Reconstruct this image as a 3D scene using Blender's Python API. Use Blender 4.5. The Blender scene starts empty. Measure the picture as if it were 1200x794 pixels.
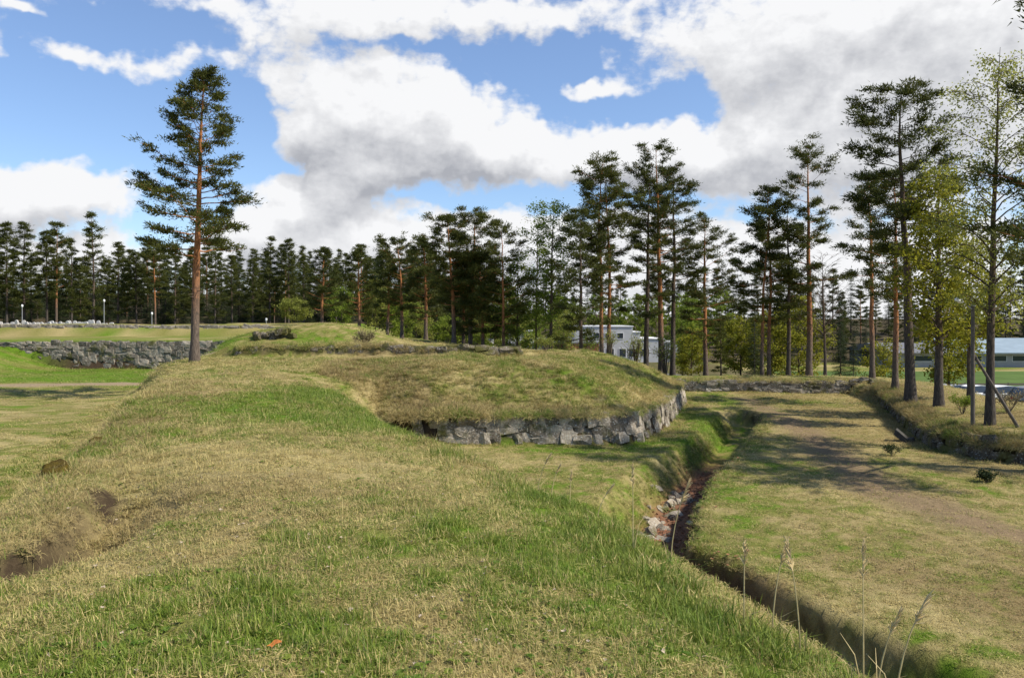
import bpy, math, random
import numpy as np
from mathutils import Vector, Matrix

# ------------------------------------------------------------------ camera, sky, sun, exposure
sc = bpy.context.scene
col = sc.collection
F = 915.0 / 1200.0
cam_d = bpy.data.cameras.new("camera")
cam = bpy.data.objects.new("camera", cam_d)
col.objects.link(cam)
cam.location = (0, 0, 0)
cam.rotation_euler = (math.radians(90), 0, 0)
cam_d.sensor_width = 36.0
cam_d.lens = 36.0 * F
cam_d.shift_y = -22.0 / 1200.0
cam_d.clip_start = 0.05
cam_d.clip_end = 6000
sc.camera = cam
sc.view_settings.view_transform = 'Standard'
sc.view_settings.look = 'None'
sc.view_settings.gamma = 1.0
sc.view_settings.exposure = 0.5
sc.view_settings.use_curve_mapping = False
sc.cycles.max_bounces = 5
sc.cycles.diffuse_bounces = 3
sc.cycles.glossy_bounces = 2
sc.cycles.transmission_bounces = 3

SUN_AZ = math.radians(106)      # from the view direction (+Y) towards the right (+X)
SUN_EL = math.radians(46)
sun_dir = Vector((math.sin(SUN_AZ) * math.cos(SUN_EL), math.cos(SUN_AZ) * math.cos(SUN_EL), math.sin(SUN_EL)))
sd = bpy.data.lights.new("sun", 'SUN')
sd.energy = 4.8
sd.angle = math.radians(0.6)
sd.color = (1.0, 0.93, 0.81)
sun = bpy.data.objects.new("sun", sd)
col.objects.link(sun)
sun.rotation_euler = sun_dir.to_track_quat('Z', 'Y').to_euler()

SKY_STRENGTH = 0.10
world = bpy.data.worlds.new("World")
sc.world = world
world.use_nodes = True
world.cycles.sampling_method = 'MANUAL'
world.cycles.sample_map_resolution = 512


class NB:
    """tiny node-graph builder"""
    def __init__(self, nt):
        self.nt = nt

    def n(self, t, **kw):
        nd = self.nt.nodes.new(t)
        for k, v in kw.items():
            setattr(nd, k, v)
        return nd

    def put(self, sock, v):
        if isinstance(v, bpy.types.NodeSocket):
            self.nt.links.new(v, sock)
        else:
            sock.default_value = v

    def m(self, op, a, b=None, c=None, clamp=False):
        nd = self.n('ShaderNodeMath', operation=op, use_clamp=clamp)
        self.put(nd.inputs[0], a)
        if b is not None:
            self.put(nd.inputs[1], b)
        if c is not None:
            self.put(nd.inputs[2], c)
        return nd.outputs[0]

    def ss(self, v, lo, hi, a=0.0, b=1.0):
        nd = self.n('ShaderNodeMapRange', interpolation_type='SMOOTHSTEP')
        self.put(nd.inputs['Value'], v)
        nd.inputs['From Min'].default_value = lo
        nd.inputs['From Max'].default_value = hi
        nd.inputs['To Min'].default_value = a
        nd.inputs['To Max'].default_value = b
        return nd.outputs['Result']

    def mix(self, f, a, b, blend='MIX'):
        nd = self.n('ShaderNodeMix', data_type='RGBA', blend_type=blend)
        self.put(nd.inputs[0], f)
        self.put(nd.inputs[6], a if isinstance(a, bpy.types.NodeSocket) else (*a, 1))
        self.put(nd.inputs[7], b if isinstance(b, bpy.types.NodeSocket) else (*b, 1))
        return nd.outputs[2]

    def noise(self, vec, scale, detail=4, rough=0.55, dist=0.0, dim='3D'):
        nd = self.n('ShaderNodeTexNoise', noise_dimensions=dim)
        if vec is not None:
            self.put(nd.inputs['Vector'], vec)
        nd.inputs['Scale'].default_value = scale
        nd.inputs['Detail'].default_value = detail
        nd.inputs['Roughness'].default_value = rough
        nd.inputs['Distortion'].default_value = dist
        return nd.outputs['Fac']


def pix_dir(u, v):
    a, e = (u - 600) / 915.0, (375 - v) / 915.0
    return math.atan2(a, 1.0), e / math.hypot(a, 1.0)


# cumulus field: where in the sky (as seen from the fort) clouds stand thick (+) or thin (-)
CLOUDS = [  # u, v, ru, rv, amplitude
    (455, 135, 108, 62, .85), (545, 155, 70, 44, .60), (375, 150, 55, 40, .50), (365, 240, 80, 34, .72), (455, 195, 90, 20, .25),
    (425, 225, 40, 24, .25), (70, 225, 88, 38, .80), (-10, 235, 60, 36, .45), (680, 178, 80, 30, .62), (750, 170, 60, 30, .3), (600, 185, 50, 22, .35),
    (960, 40, 250, 62, .75), (1010, 140, 170, 70, .55), (850, 185, 110, 42, .62), (683, 108, 38, 17, .75), (1150, 90, 120, 120, .35),
    (320, 26, 140, 28, .55), (560, 12, 190, 18, .55), (470, 40, 70, 12, .25), (165, 70, 75, 18, .46), (95, 64, 40, 14, .32), (285, 74, 45, 20, .36), (-4, 72, 30, 34, .85), (20, 8, 32, 9, .6),
    (470, 288, 130, 24, .60), (640, 290, 130, 34, .42), (930, 300, 220, 60, .55), (330, 300, 60, 34, .45), (60, 298, 180, 20, .50), (590, 85, 12, 18, .35), (715, 70, 22, 10, .3),
    (165, 150, 110, 40, -.60), (60, 125, 80, 34, -.50), (250, 195, 22, 60, -.40), (640, 75, 90, 22, -.50), (740, 130, 70, 13, -.42), (500, 62, 70, 9, -.3),
    (636, 125, 20, 34, -.50), (520, 236, 50, 8, -.42), (800, 115, 34, 22, -.42), (585, 236, 40, 7, -.30), (110, 26, 70, 22, -.42), (455, 200, 120, 10, .25), (300, 262, 60, 24, .3), (590, 262, 90, 18, .35),
    (300, 115, 22, 40, -.40), (335, 196, 55, 9, -.55), (285, 185, 20, 22, -.35), (470, 262, 30, 12, -.2), (770, 240, 70, 9, -.35), (880, 262, 60, 9, -.3), (1000, 70, 40, 22, -.25), (600, 60, 40, 18, -.25), (225, 40, 40, 16, -.20), (190, 255, 26, 22, -.3),
]

# density group: vector (azimuth, tan elevation, 0) -> density
g = bpy.data.node_groups.new("cloud_density", 'ShaderNodeTree')
g.interface.new_socket("P", in_out='INPUT', socket_type='NodeSocketVector')
g.interface.new_socket("Fine", in_out='INPUT', socket_type='NodeSocketFloat')
g.interface.new_socket("D", in_out='OUTPUT', socket_type='NodeSocketFloat')
b = NB(g)
gi, go = b.n('NodeGroupInput'), b.n('NodeGroupOutput')
P = gi.outputs[0]
# domain warp for ragged outlines
wn = b.n('ShaderNodeTexNoise', noise_dimensions='2D')
b.put(wn.inputs['Vector'], P)
wn.inputs['Scale'].default_value = 9
wn.inputs['Detail'].default_value = 4
wn.inputs['Roughness'].default_value = .6
vs = b.n('ShaderNodeVectorMath', operation='SUBTRACT')
b.put(vs.inputs[0], wn.outputs['Color'])
vs.inputs[1].default_value = (.5, .5, .5)
vm = b.n('ShaderNodeVectorMath', operation='MULTIPLY')
b.put(vm.inputs[0], vs.outputs[0])
vm.inputs[1].default_value = (.10, .075, 0)
va = b.n('ShaderNodeVectorMath', operation='ADD')
b.put(va.inputs[0], P)
b.put(va.inputs[1], vm.outputs[0])
PW = va.outputs[0]
acc = None
for (u, v, ru, rv, amp) in CLOUDS:
    ca, ce = pix_dir(u, v)
    k = math.cos(ca)
    s = b.n('ShaderNodeVectorMath', operation='SUBTRACT')
    b.put(s.inputs[0], PW)
    s.inputs[1].default_value = (ca, ce, 0)
    q = b.n('ShaderNodeVectorMath', operation='MULTIPLY')
    b.put(q.inputs[0], s.outputs[0])
    q.inputs[1].default_value = (915 / ru / max(k * k, .5), 915 / rv / k, 0)
    dt = b.n('ShaderNodeVectorMath', operation='DOT_PRODUCT')
    b.put(dt.inputs[0], q.outputs[0])
    b.put(dt.inputs[1], q.outputs[0])
    e = b.m('EXPONENT', b.m('MULTIPLY', dt.outputs['Value'], -0.8))
    acc = b.m('MULTIPLY', e, amp) if acc is None else b.m('MULTIPLY_ADD', e, amp, acc)
st = b.n('ShaderNodeVectorMath', operation='MULTIPLY')
b.put(st.inputs[0], P)
st.inputs[1].default_value = (1, 1.5, 1)
big = b.noise(st.outputs[0], 5.0, 2, .5, 0, '2D')
med = b.noise(st.outputs[0], 16.0, 6, .62, 0, '2D')
vo = b.n('ShaderNodeTexVoronoi', feature='F1', voronoi_dimensions='2D')
b.put(vo.inputs['Vector'], PW)
vo.inputs['Scale'].default_value = 22
vo.inputs['Detail'].default_value = 2
vo.inputs['Roughness'].default_value = .55
puff = b.m('SUBTRACT', .45, vo.outputs['Distance'])
d = b.m('MULTIPLY_ADD', b.m('SUBTRACT', big, .5), .35, acc)
fine = b.m('ADD', b.m('MULTIPLY', b.m('SUBTRACT', med, .5), .85), b.m('MULTIPLY', puff, .22))
d = b.m('MULTIPLY_ADD', fine, gi.outputs[1], d)
d = b.m('ADD', d, -0.075)
b.put(go.inputs[0], d)

nt = world.node_tree
nt.nodes.clear()
b = NB(nt)
out = b.n('ShaderNodeOutputWorld')
bg = b.n('ShaderNodeBackground')
bg.inputs['Strength'].default_value = SKY_STRENGTH
nt.links.new(bg.outputs[0], out.inputs[0])
sky = b.n('ShaderNodeTexSky', sky_type='NISHITA')
sky.sun_disc = False
sky.sun_elevation = SUN_EL
sky.sun_rotation = SUN_AZ
sky.altitude = 100
sky.air_density = 1.0
sky.dust_density = 0.4
sky.ozone_density = 2.0
tc = b.n('ShaderNodeTexCoord')
sx = b.n('ShaderNodeSeparateXYZ')
b.put(sx.inputs[0], tc.outputs['Generated'])
X, Y, Z = sx.outputs
az = b.m('ARCTAN2', X, Y)
hyp = b.m('SQRT', b.m('ADD', b.m('MULTIPLY', X, X), b.m('MULTIPLY', Y, Y)))
te = b.m('MINIMUM', b.m('DIVIDE', Z, b.m('MAXIMUM', hyp, .05)), 3.0)


def density(du, dv, fine):
    cb = b.n('ShaderNodeCombineXYZ')
    b.put(cb.inputs[0], b.m('ADD', az, du))
    b.put(cb.inputs[1], b.m('ADD', te, dv))
    gg = b.n('ShaderNodeGroup')
    gg.node_tree = g
    b.put(gg.inputs[0], cb.outputs[0])
    gg.inputs[1].default_value = fine
    return gg.outputs[0]


D0 = b.m('ADD', density(0, 0, 1.0), b.ss(te, .02, .13, .40, 0.0))     # clouds close up towards the horizon
D1 = density(.008, .028, .75)
D2 = density(.012, .055, .35)
alpha = b.ss(D0, -.03, .36)
relief = b.m('SUBTRACT', D0, D1)
thick = b.m('MULTIPLY', b.ss(D2, .0, .85), b.ss(D0, .05, .45))
lit = b.m('ADD', b.m('MULTIPLY', relief, 1.0), b.m('MULTIPLY_ADD', thick, -.42, .92), clamp=True)
K = .70 / SKY_STRENGTH
cl = b.mix(lit, (.43 * K, .445 * K, .49 * K), (.95 * K, .955 * K, .97 * K))
skyc = b.mix(.05, b.mix(1.0, sky.outputs[0], (.98, 1.08, 1.24), 'MULTIPLY'), (.80 * K, .86 * K, .95 * K))
fin = b.mix(alpha, skyc, cl)
b.put(bg.inputs['Color'], fin)

# ------------------------------------------------------------------ helpers
rng = np.random.default_rng(7)


def tag(o, label=None, cat=None, group=None, kind=None):
    if label:
        o['label'] = label
    if cat:
        o['category'] = cat
    if group:
        o['group'] = group
    if kind:
        o['kind'] = kind
    return o


def empty(name, loc=(0, 0, 0), rz=0.0):
    o = bpy.data.objects.new(name, None)
    o.empty_display_size = .3
    o.location = loc
    o.rotation_euler = (0, 0, rz)
    col.objects.link(o)
    return o


def mesh_np(name, V, Fc, smooth=False):
    """V (n,3) float; Fc list of tuples or (m,3)/(m,4) int array"""
    me = bpy.data.meshes.new(name)
    V = np.asarray(V, np.float32)
    if isinstance(Fc, np.ndarray):
        m, k = Fc.shape
        me.vertices.add(len(V))
        me.vertices.foreach_set('co', V.ravel())
        me.loops.add(m * k)
        me.loops.foreach_set('vertex_index', Fc.astype(np.int32).ravel())
        me.polygons.add(m)
        me.polygons.foreach_set('loop_start', np.arange(0, m * k, k, dtype=np.int32))
        me.polygons.foreach_set('loop_total', np.full(m, k, np.int32))
        me.polygons.foreach_set('use_smooth', np.full(m, bool(smooth)))
        me.update(calc_edges=True)
    else:
        me.from_pydata(V.tolist(), [], Fc)
        if smooth:
            me.polygons.foreach_set('use_smooth', np.ones(len(me.polygons), bool))
        me.update()
    return me


def vattr(me, name, arr, typ='FLOAT'):
    a = me.attributes.new(name, typ, 'POINT')
    key = 'value' if typ == 'FLOAT' else ('color' if typ == 'FLOAT_COLOR' else 'vector')
    a.data.foreach_set(key, np.asarray(arr, np.float32).ravel())


def obj(name, me, mat=None, parent=None, loc=None, rot=None, scale=None):
    if mat is not None and not me.materials:
        me.materials.append(mat)
    o = bpy.data.objects.new(name, me)
    if parent is not None:
        o.parent = parent
    if loc is not None:
        o.location = loc
    if rot is not None:
        o.rotation_euler = rot
    if scale is not None:
        o.scale = scale
    col.objects.link(o)
    return o


class MB:
    """collects boxes / tubes / quads into one mesh"""
    def __init__(self):
        self.v, self.f = [], []

    def box(self, x0, x1, y0, y1, z0, z1):
        n = len(self.v)
        self.v += [(x0, y0, z0), (x1, y0, z0), (x1, y1, z0), (x0, y1, z0), (x0, y0, z1), (x1, y0, z1), (x1, y1, z1), (x0, y1, z1)]
        self.f += [(n, n + 3, n + 2, n + 1), (n + 4, n + 5, n + 6, n + 7), (n, n + 1, n + 5, n + 4), (n + 1, n + 2, n + 6, n + 5), (n + 2, n + 3, n + 7, n + 6), (n + 3, n, n + 4, n + 7)]
        return self

    def prism(self, prof, x0, x1):
        """closed (y,z) profile extruded along x"""
        n, k = len(self.v), len(prof)
        self.v += [(x0, p[0], p[1]) for p in prof] + [(x1, p[0], p[1]) for p in prof]
        self.f += [tuple(range(n, n + k)), tuple(range(n + 2 * k - 1, n + k - 1, -1))]
        for i in range(k):
            j = (i + 1) % k
            self.f.append((n + i, n + k + i, n + k + j, n + j))
        return self

    def tube(self, pts, rad, ns=8):
        V, Fq = tube(pts, rad, ns)
        n = len(self.v)
        self.v += [tuple(p) for p in V]
        self.f += [tuple(int(i) + n for i in q) for q in Fq]
        return self

    def me(self, name, smooth=False):
        return mesh_np(name, np.array(self.v), self.f, smooth)

    def build(self, name, mat, parent=None, smooth=False, **kw):
        return obj(name, self.me(name, smooth), mat, parent, **kw)


def tube(pts, rad, ns=8):
    pts = np.asarray(pts, float)
    rad = np.asarray(rad, float) * np.ones(len(pts))
    T = np.gradient(pts, axis=0)
    T /= np.linalg.norm(T, axis=1, keepdims=True) + 1e-9
    up = np.array([0, 0, 1.0]) if abs(T[0, 2]) < .9 else np.array([1.0, 0, 0])
    V = []
    ang = np.arange(ns) * 2 * np.pi / ns
    for p, t, r in zip(pts, T, rad):
        s = np.cross(t, up)
        s /= np.linalg.norm(s) + 1e-9
        w = np.cross(s, t)
        V.append(p + r * (np.cos(ang)[:, None] * s + np.sin(ang)[:, None] * w))
    V = np.concatenate(V)
    n = len(pts)
    i = np.arange(n - 1)[:, None] * ns
    j = np.arange(ns)[None, :]
    j2 = (j + 1) % ns
    Fq = np.stack([i + j, i + j2, i + ns + j2, i + ns + j], -1).reshape(-1, 4)
    return V, Fq


# ------------------------------------------------------------------ numpy noise
def _hash(ix, iy, s):
    h = (ix.astype(np.int64) * 374761393 + iy.astype(np.int64) * 668265263 + s * 974711) & 0x7fffffff
    h = ((h ^ (h >> 13)) * 1274126177) & 0x7fffffff
    return ((h ^ (h >> 16)) & 0xffff) / 65535.0


def vnoise(x, y, s=0):
    ix, iy = np.floor(x), np.floor(y)
    fx, fy = x - ix, y - iy
    fx, fy = fx * fx * (3 - 2 * fx), fy * fy * (3 - 2 * fy)
    a = _hash(ix, iy, s)
    c = _hash(ix + 1, iy, s)
    d_ = _hash(ix, iy + 1, s)
    e_ = _hash(ix + 1, iy + 1, s)
    return (a + (c - a) * fx) * (1 - fy) + (d_ + (e_ - d_) * fx) * fy


def fbm(x, y, f, s=0, o=4):
    t, a, w = 0, 1.0, 0
    for i in range(o):
        t = t + a * vnoise(x * f + 17.3 * i, y * f - 9.1 * i, s + i)
        w += a
        a *= .5
        f *= 2.03
    return t / w


def sst(a, b_, x):
    t = np.clip((x - a) / (b_ - a), 0, 1)
    return t * t * (3 - 2 * t)


def seg_dist(x, y, pl, closed=False):
    """distance to a polyline + arclength parameter of nearest point + signed side"""
    best = np.full(x.shape, 1e9)
    par = np.zeros(x.shape)
    side = np.ones(x.shape)
    L = 0.0
    pts = list(pl) + ([pl[0]] if closed else [])
    for (ax, ay), (bx, by) in zip(pts[:-1], pts[1:]):
        dx, dy = bx - ax, by - ay
        l2 = dx * dx + dy * dy
        t = np.clip(((x - ax) * dx + (y - ay) * dy) / l2, 0, 1)
        ex, ey = x - ax - t * dx, y - ay - t * dy
        dd = np.hypot(ex, ey)
        m = dd < best
        best = np.where(m, dd, best)
        par = np.where(m, L + t * math.sqrt(l2), par)
        side = np.where(m, np.sign(dx * ey - dy * ex), side)
        L += math.sqrt(l2)
    return best, par, side


def sd_poly(x, y, pl):
    d_, _, _ = seg_dist(x, y, pl, True)
    ins = np.zeros(x.shape, bool)
    n = len(pl)
    for i in range(n):
        ax, ay = pl[i]
        bx, by = pl[(i + 1) % n]
        if ay == by:
            continue
        c = ((ay > y) != (by > y)) & (x < (bx - ax) * (y - ay) / (by - ay) + ax)
        ins ^= c
    return np.where(ins, -d_, d_)


# ------------------------------------------------------------------ the lie of the land (metres, eye height = 0)
RAMPART = [(2.3, -30), (1.9, 0), (1.58, 3.6), (1.3, 4.8), (.6, 8.1), (-1.0, 12.2), (-2.7, 15.6), (-5.0, 21), (-6.8, 26), (-7.6, 29.5),
           (-6, 33), (-3, 37), (2, 40), (4.5, 45), (2, 50), (-5, 58), (-11, 78), (-17, 112), (-30, 200), (-90, 700), (-900, 700), (-900, 61),
           (-41, 60.6), (-20.9, 60.4), (-18.2, 50), (-16.8, 39), (-14, 33), (-12.7, 29), (-10.5, 22), (-7.6, 14.6), (-5.9, 9.9),
           (-3.9, 5.7), (-3.5, 3), (-3.8, -30)]
LEFTBANK = [(-41, 62), (-41.5, 56), (-52, 46), (-900, 40), (-900, 62)]
MOUND = [(-5.2, 29.4), (-3.2, 29.0), (4.3, 29.4), (4.9, 29.9), (6.6, 34), (9.4, 43), (9.8, 47), (7, 52), (-6, 52), (-8, 45), (-9, 36), (-8, 31.2)]
FARWALL = [(9.0, 49.6), (22.4, 48.5), (22.9, 52.3), (9.0, 53.6)]
BERM = [(22.2, 48.5), (20.4, 43), (18.1, 36.6), (15.5, 28.6), (15.9, 26.4), (17.3, 24.6), (19, 21), (20.6, 16), (23, 8), (27, -6), (40, -6), (36, 8), (30, 20), (26, 27), (24, 31.5), (22.3, 36), (22.6, 42),
        (24.4, 48), (24.4, 52.5), (22.9, 52.5)]
FORT = [(-900, -200), (42, -200), (41, -6), (37, 8), (31, 20), (26.8, 27), (24.6, 31.6), (22.9, 36), (23.2, 42), (25, 48), (25, 53.4), (12, 54.2), (6, 55), (-6, 68), (-15, 115), (-60, 300), (-900, 300)]
TRENCH = [(6.6, 6.5), (5.6, 9), (4.2, 12.4), (2.7, 16), (3.9, 20), (5.0, 23), (8.7, 31.5), (10.9, 37), (11.4, 38.4)]
BERM2 = [(-14.2, 42.6), (-8, 42.9), (-2, 42.4), (.5, 42.9)]
UPPER = [(-140, 87), (-60, 86.2), (-30, 86), (-24.5, 86.4)]
UPPER2 = [(-34, 97), (-26, 96), (-20, 96)]


GULLY = [(-5.4, 5.6), (-4.25, 6.0), (-3.85, 6.5), (-3.95, 7.4), (-4.5, 8.9), (-5.2, 10.4)]


def gully(x, y):
    """washed-out break in the left shoulder: (depth 0..1, bare earth 0..1)"""
    d, par, side = seg_dist(x, y, GULLY)
    e = d * side + .22 * (fbm(x, y, 2.1, 7, 4) - .5)
    fade = sst(6.4, 2.2, par) * (.75 + .5 * fbm(x, y, 1.3, 9, 2))
    cut = np.where(e > 0, sst(.26, .06, e), sst(-.9, -.05, e)) * fade
    bare = sst(-.12, .0, e) * sst(.34, .2, e) * np.maximum(sst(3.6, 1.9, par), sst(6, 5, par) * sst(.50, .62, fbm(x, y, 1.6, 19, 3)))
    return cut, bare


def H_raw(x, y):
    q = sd_poly(x, y, FORT)
    wq = 36 + (7 - 36) * sst(21, 25, x)
    floor = -3.8 + (-.8) * sst(-12, -4, x)
    floor = floor + .22 * sst(48, 51, y) * sst(6, 10, x) * (1 - sst(25, 27, x))
    floor = floor + (-7.05 - floor) * sst(0, 1, np.clip(q, 0, None) / wq)
    floor = floor - 1.5 * sst(74, 84, y) * sst(32, 38, x)
    floor = floor + .95 * sst(26, 29, x) * sst(44, 48, y) * sst(66, 60, y) * sst(0, 8, q)
    out = sst(0, 3, q)
    near = 1 - out
    floor = floor + (.35 * (fbm(x, y, .09, 3, 3) - .5)) * near
    floor = floor + 9 * sst(165, 260, y)
    # moat floor rises a little towards the right berm
    floor = floor - .08 * sst(12, 15, x) * near * (1 - sst(44, 48, y))
    # ramparts / terreplein
    d = sd_poly(x, y, RAMPART)
    top = np.interp(y, [-30, 2, 5, 9, 13, 17, 24, 30, 38, 60, 84, 92, 118, 210, 700], [-1.6, -1.62, -1.70, -1.82, -1.9, -1.95, -1.98, -1.98, -1.97, -1.72, -1.70, -1.2, -1.0, 7, 14])
    top = top + .16 * (fbm(x, y, .33, 11, 3) - .5)
    xc = np.interp(y, [0, 8, 15, 22, 30, 40], [-1, -2.4, -4.6, -7.4, -10, -10])
    wl = np.interp(y, [0, 6, 9, 12, 28, 33, 48, 54, 57], [2.6, 2.2, 1.3, 1.0, 1.1, 2.4, 3.0, 1.8, .35])
    wr = np.interp(y, [0, 8, 16, 22, 30, 50, 60, 75], [3.9, 3.4, 3.2, 3.8, 4.0, 3.5, 7, 9])
    bl = sst(-1, 1, x - xc)
    w = wl + (wr - wl) * bl
    dr = (.16 + .14 * bl) * np.clip(1 + d / 3.0, 0, 1) ** 2 * sst(60, 40, y)
    t = np.clip(d / w, 0, 1)
    prof = np.where(w < 1.0, sst(0, 1, t), t + .14 * np.sin(2 * np.pi * t) * -1)
    ram = np.where(d < 0, top - dr, (top - dr) + (floor - (top - dr)) * prof)
    z = np.maximum(ram, floor)
    # grass bank hiding the left end of the big wall
    d = sd_poly(x, y, LEFTBANK)
    z = np.maximum(z, floor + (-1.75 - floor) * sst(1, 0, np.clip(d, 0, 99) / 7.5))
    # bastion mound above its low retaining wall
    d = sd_poly(x, y, MOUND)
    di = np.clip(-d, 0, 40)
    s = np.clip(di / 5.6, 0, 1)
    mz = -3.60 + 1.80 * (1 - (1 - s) ** 1.55) - .42 * sst(5.6, 9.5, di)
    mz = mz + .16 * (fbm(x, y, .5, 21, 3) - .5) * sst(0, 1, di)
    mz = mz - .12 * np.exp(-(di / .25) ** 2)
    mz = np.where(d > 0, mz + (floor - mz) * sst(0, .22, d), mz)
    z = np.maximum(z, mz)
    # far low wall terrace and right-hand berm
    d = sd_poly(x, y, FARWALL)
    d = d + .3
    z = np.maximum(z, np.where(d < 0, -3.78 + .12 * sst(0, 1.5, -d), -3.78 + (floor + 3.78) * sst(0, np.where(y < 51, .25, 4.0), d)))
    d = sd_poly(x, y, BERM)
    outer = sst(18.5, 21.5, x - np.interp(y, [0, 20, 30, 50], [13, 7, 2.5, 1.5]))
    d = d + .42 * (1 - outer)
    bz = np.where(d < 0, -3.84 + .30 * sst(0, 3.2, -d) + .10 * (fbm(x, y, .6, 5, 3) - .5), -3.84 + (floor + 3.84) * sst(0, .4 + 8 * outer, d))
    z = np.maximum(z, bz)
    # trench: steep right side, stonier sloping left side
    d, par, side = seg_dist(x, y, TRENCH)
    wob = .25 * (fbm(x, y, .8, 31, 3) - .5)
    hw = np.where(side > 0, np.interp(par, [14, 20, 36], [1.5, 1.1, .9]), .55) + 1.6 * wob
    depth = np.interp(par, [0, 3, 10, 18, 30, 33, 36], [.05, .35, 1.0, 1.05, 1.0, .95, .4])
    cut = depth * sst(1, 0, np.clip((d - np.interp(par, [6, 11], [.22, .45])) / hw, 0, 1))
    z = z - cut * (1 - sst(-3.2, -2.4, z))
    # low berm behind the mound, hump with bare edge, upper ramparts
    d, par, side = seg_dist(x, y, BERM2)
    z = z + (.54 - .40 * sst(6, 14, par)) * sst(1, 0, np.clip((d - .9) / np.where(side > 0, 2.0, .35), 0, 1)) * (1 + .4 * (fbm(x, y, .7, 41, 3) - .5))
    z = z + 1.3 * np.exp(-(((x + 12.9) / 3.6) ** 2 + ((y - 54) / 3.2) ** 2)) + .8 * np.exp(-(((x + 17) / 3.5) ** 2 + ((y - 52.5) / 3) ** 2)) \
        + .5 * np.exp(-(((x + 9.5) / 3.2) ** 2 + ((y - 53) / 3) ** 2))
    for pl, hh in ((UPPER, 1.05), (UPPER2, .8)):
        d, par, side = seg_dist(x, y, pl)
        z = z + hh * sst(1, 0, np.clip((d - 1.6) / np.where(side > 0, 3.0, .45), 0, 1)) * (1 + .15 * (fbm(x, y, .25, 51, 3) - .5))
    # hollow washed out of the left shoulder, close to the viewer
    z = z - .46 * gully(x, y)[0]
    # uneven turf
    tus = sd_poly(x, y, MOUND) < 0
    nearf = sst(70, 40, y) * near
    z = z + (.11 * (fbm(x, y, 1.3, 61, 3) - .5) + .05 * (fbm(x, y, 5.0, 71, 2) - .5)) * nearf
    z = z + np.where(tus, .30 * (fbm(x, y, 1.2, 81, 3) - .5), 0) * sst(.3, 1.2, di)
    slope_rough = sst(.1, .6, t) * sst(1, .8, t) * sst(40, 25, y)
    z = z + .40 * (fbm(x, y, 1.1, 91, 4) - .5) * slope_rough * (x < xc)
    return z


def spaced(a, b_, s0, s1):
    out_, v, n = [], a, 0
    while v < b_:
        out_.append(v)
        f_ = (v - a) / (b_ - a)
        v += s0 + (s1 - s0) * f_
    return out_


def grow(a, step, k, n, sign):
    out_, v, s = [], a, step
    for _ in range(n):
        v += sign * s
        s *= k
        out_.append(v)
    return out_


gx = sorted(grow(-13, .22, 1.07, 72, -1)) + list(np.arange(-13, 12, .13)) + list(np.arange(12, 24, .18)) + grow(24, .25, 1.085, 64, 1)
gy = sorted(grow(2.5, .2, 1.2, 20, -1)) + list(np.arange(2.5, 14, .10)) + list(np.arange(14, 52, .16)) + grow(52, .2, 1.033, 150, 1)
GX, GY = np.unique(np.array(gx)), np.unique(np.array(gy))
XX, YY = np.meshgrid(GX, GY)
ZZ = H_raw(XX, YY)


def ground_z(x, y):
    x = np.asarray(x, float)
    y = np.asarray(y, float)
    i = np.clip(np.searchsorted(GX, x) - 1, 0, len(GX) - 2)
    j = np.clip(np.searchsorted(GY, y) - 1, 0, len(GY) - 2)
    fx = (x - GX[i]) / (GX[i + 1] - GX[i])
    fy = (y - GY[j]) / (GY[j + 1] - GY[j])
    return (ZZ[j, i] * (1 - fx) + ZZ[j, i + 1] * fx) * (1 - fy) + (ZZ[j + 1, i] * (1 - fx) + ZZ[j + 1, i + 1] * fx) * fy


def gz(x, y):
    return float(ground_z(np.array([x]), np.array([y]))[0])


TRACK = [(13.5, 46), (13.2, 41), (12.3, 33), (10.9, 26.5), (10.1, 21.5), (10.6, 17.5), (12.5, 13.5), (16, 9)]
SAND = [(-60, 43.2), (-40, 44.2), (-31, 45.4), (-25, 46.6), (-20.5, 47.2), (-17.5, 46.5)]


def gauss(x, y, cx, cy, rx, ry):
    return np.exp(-(((x - cx) / rx) ** 2 + ((y - cy) / ry) ** 2))


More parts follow.
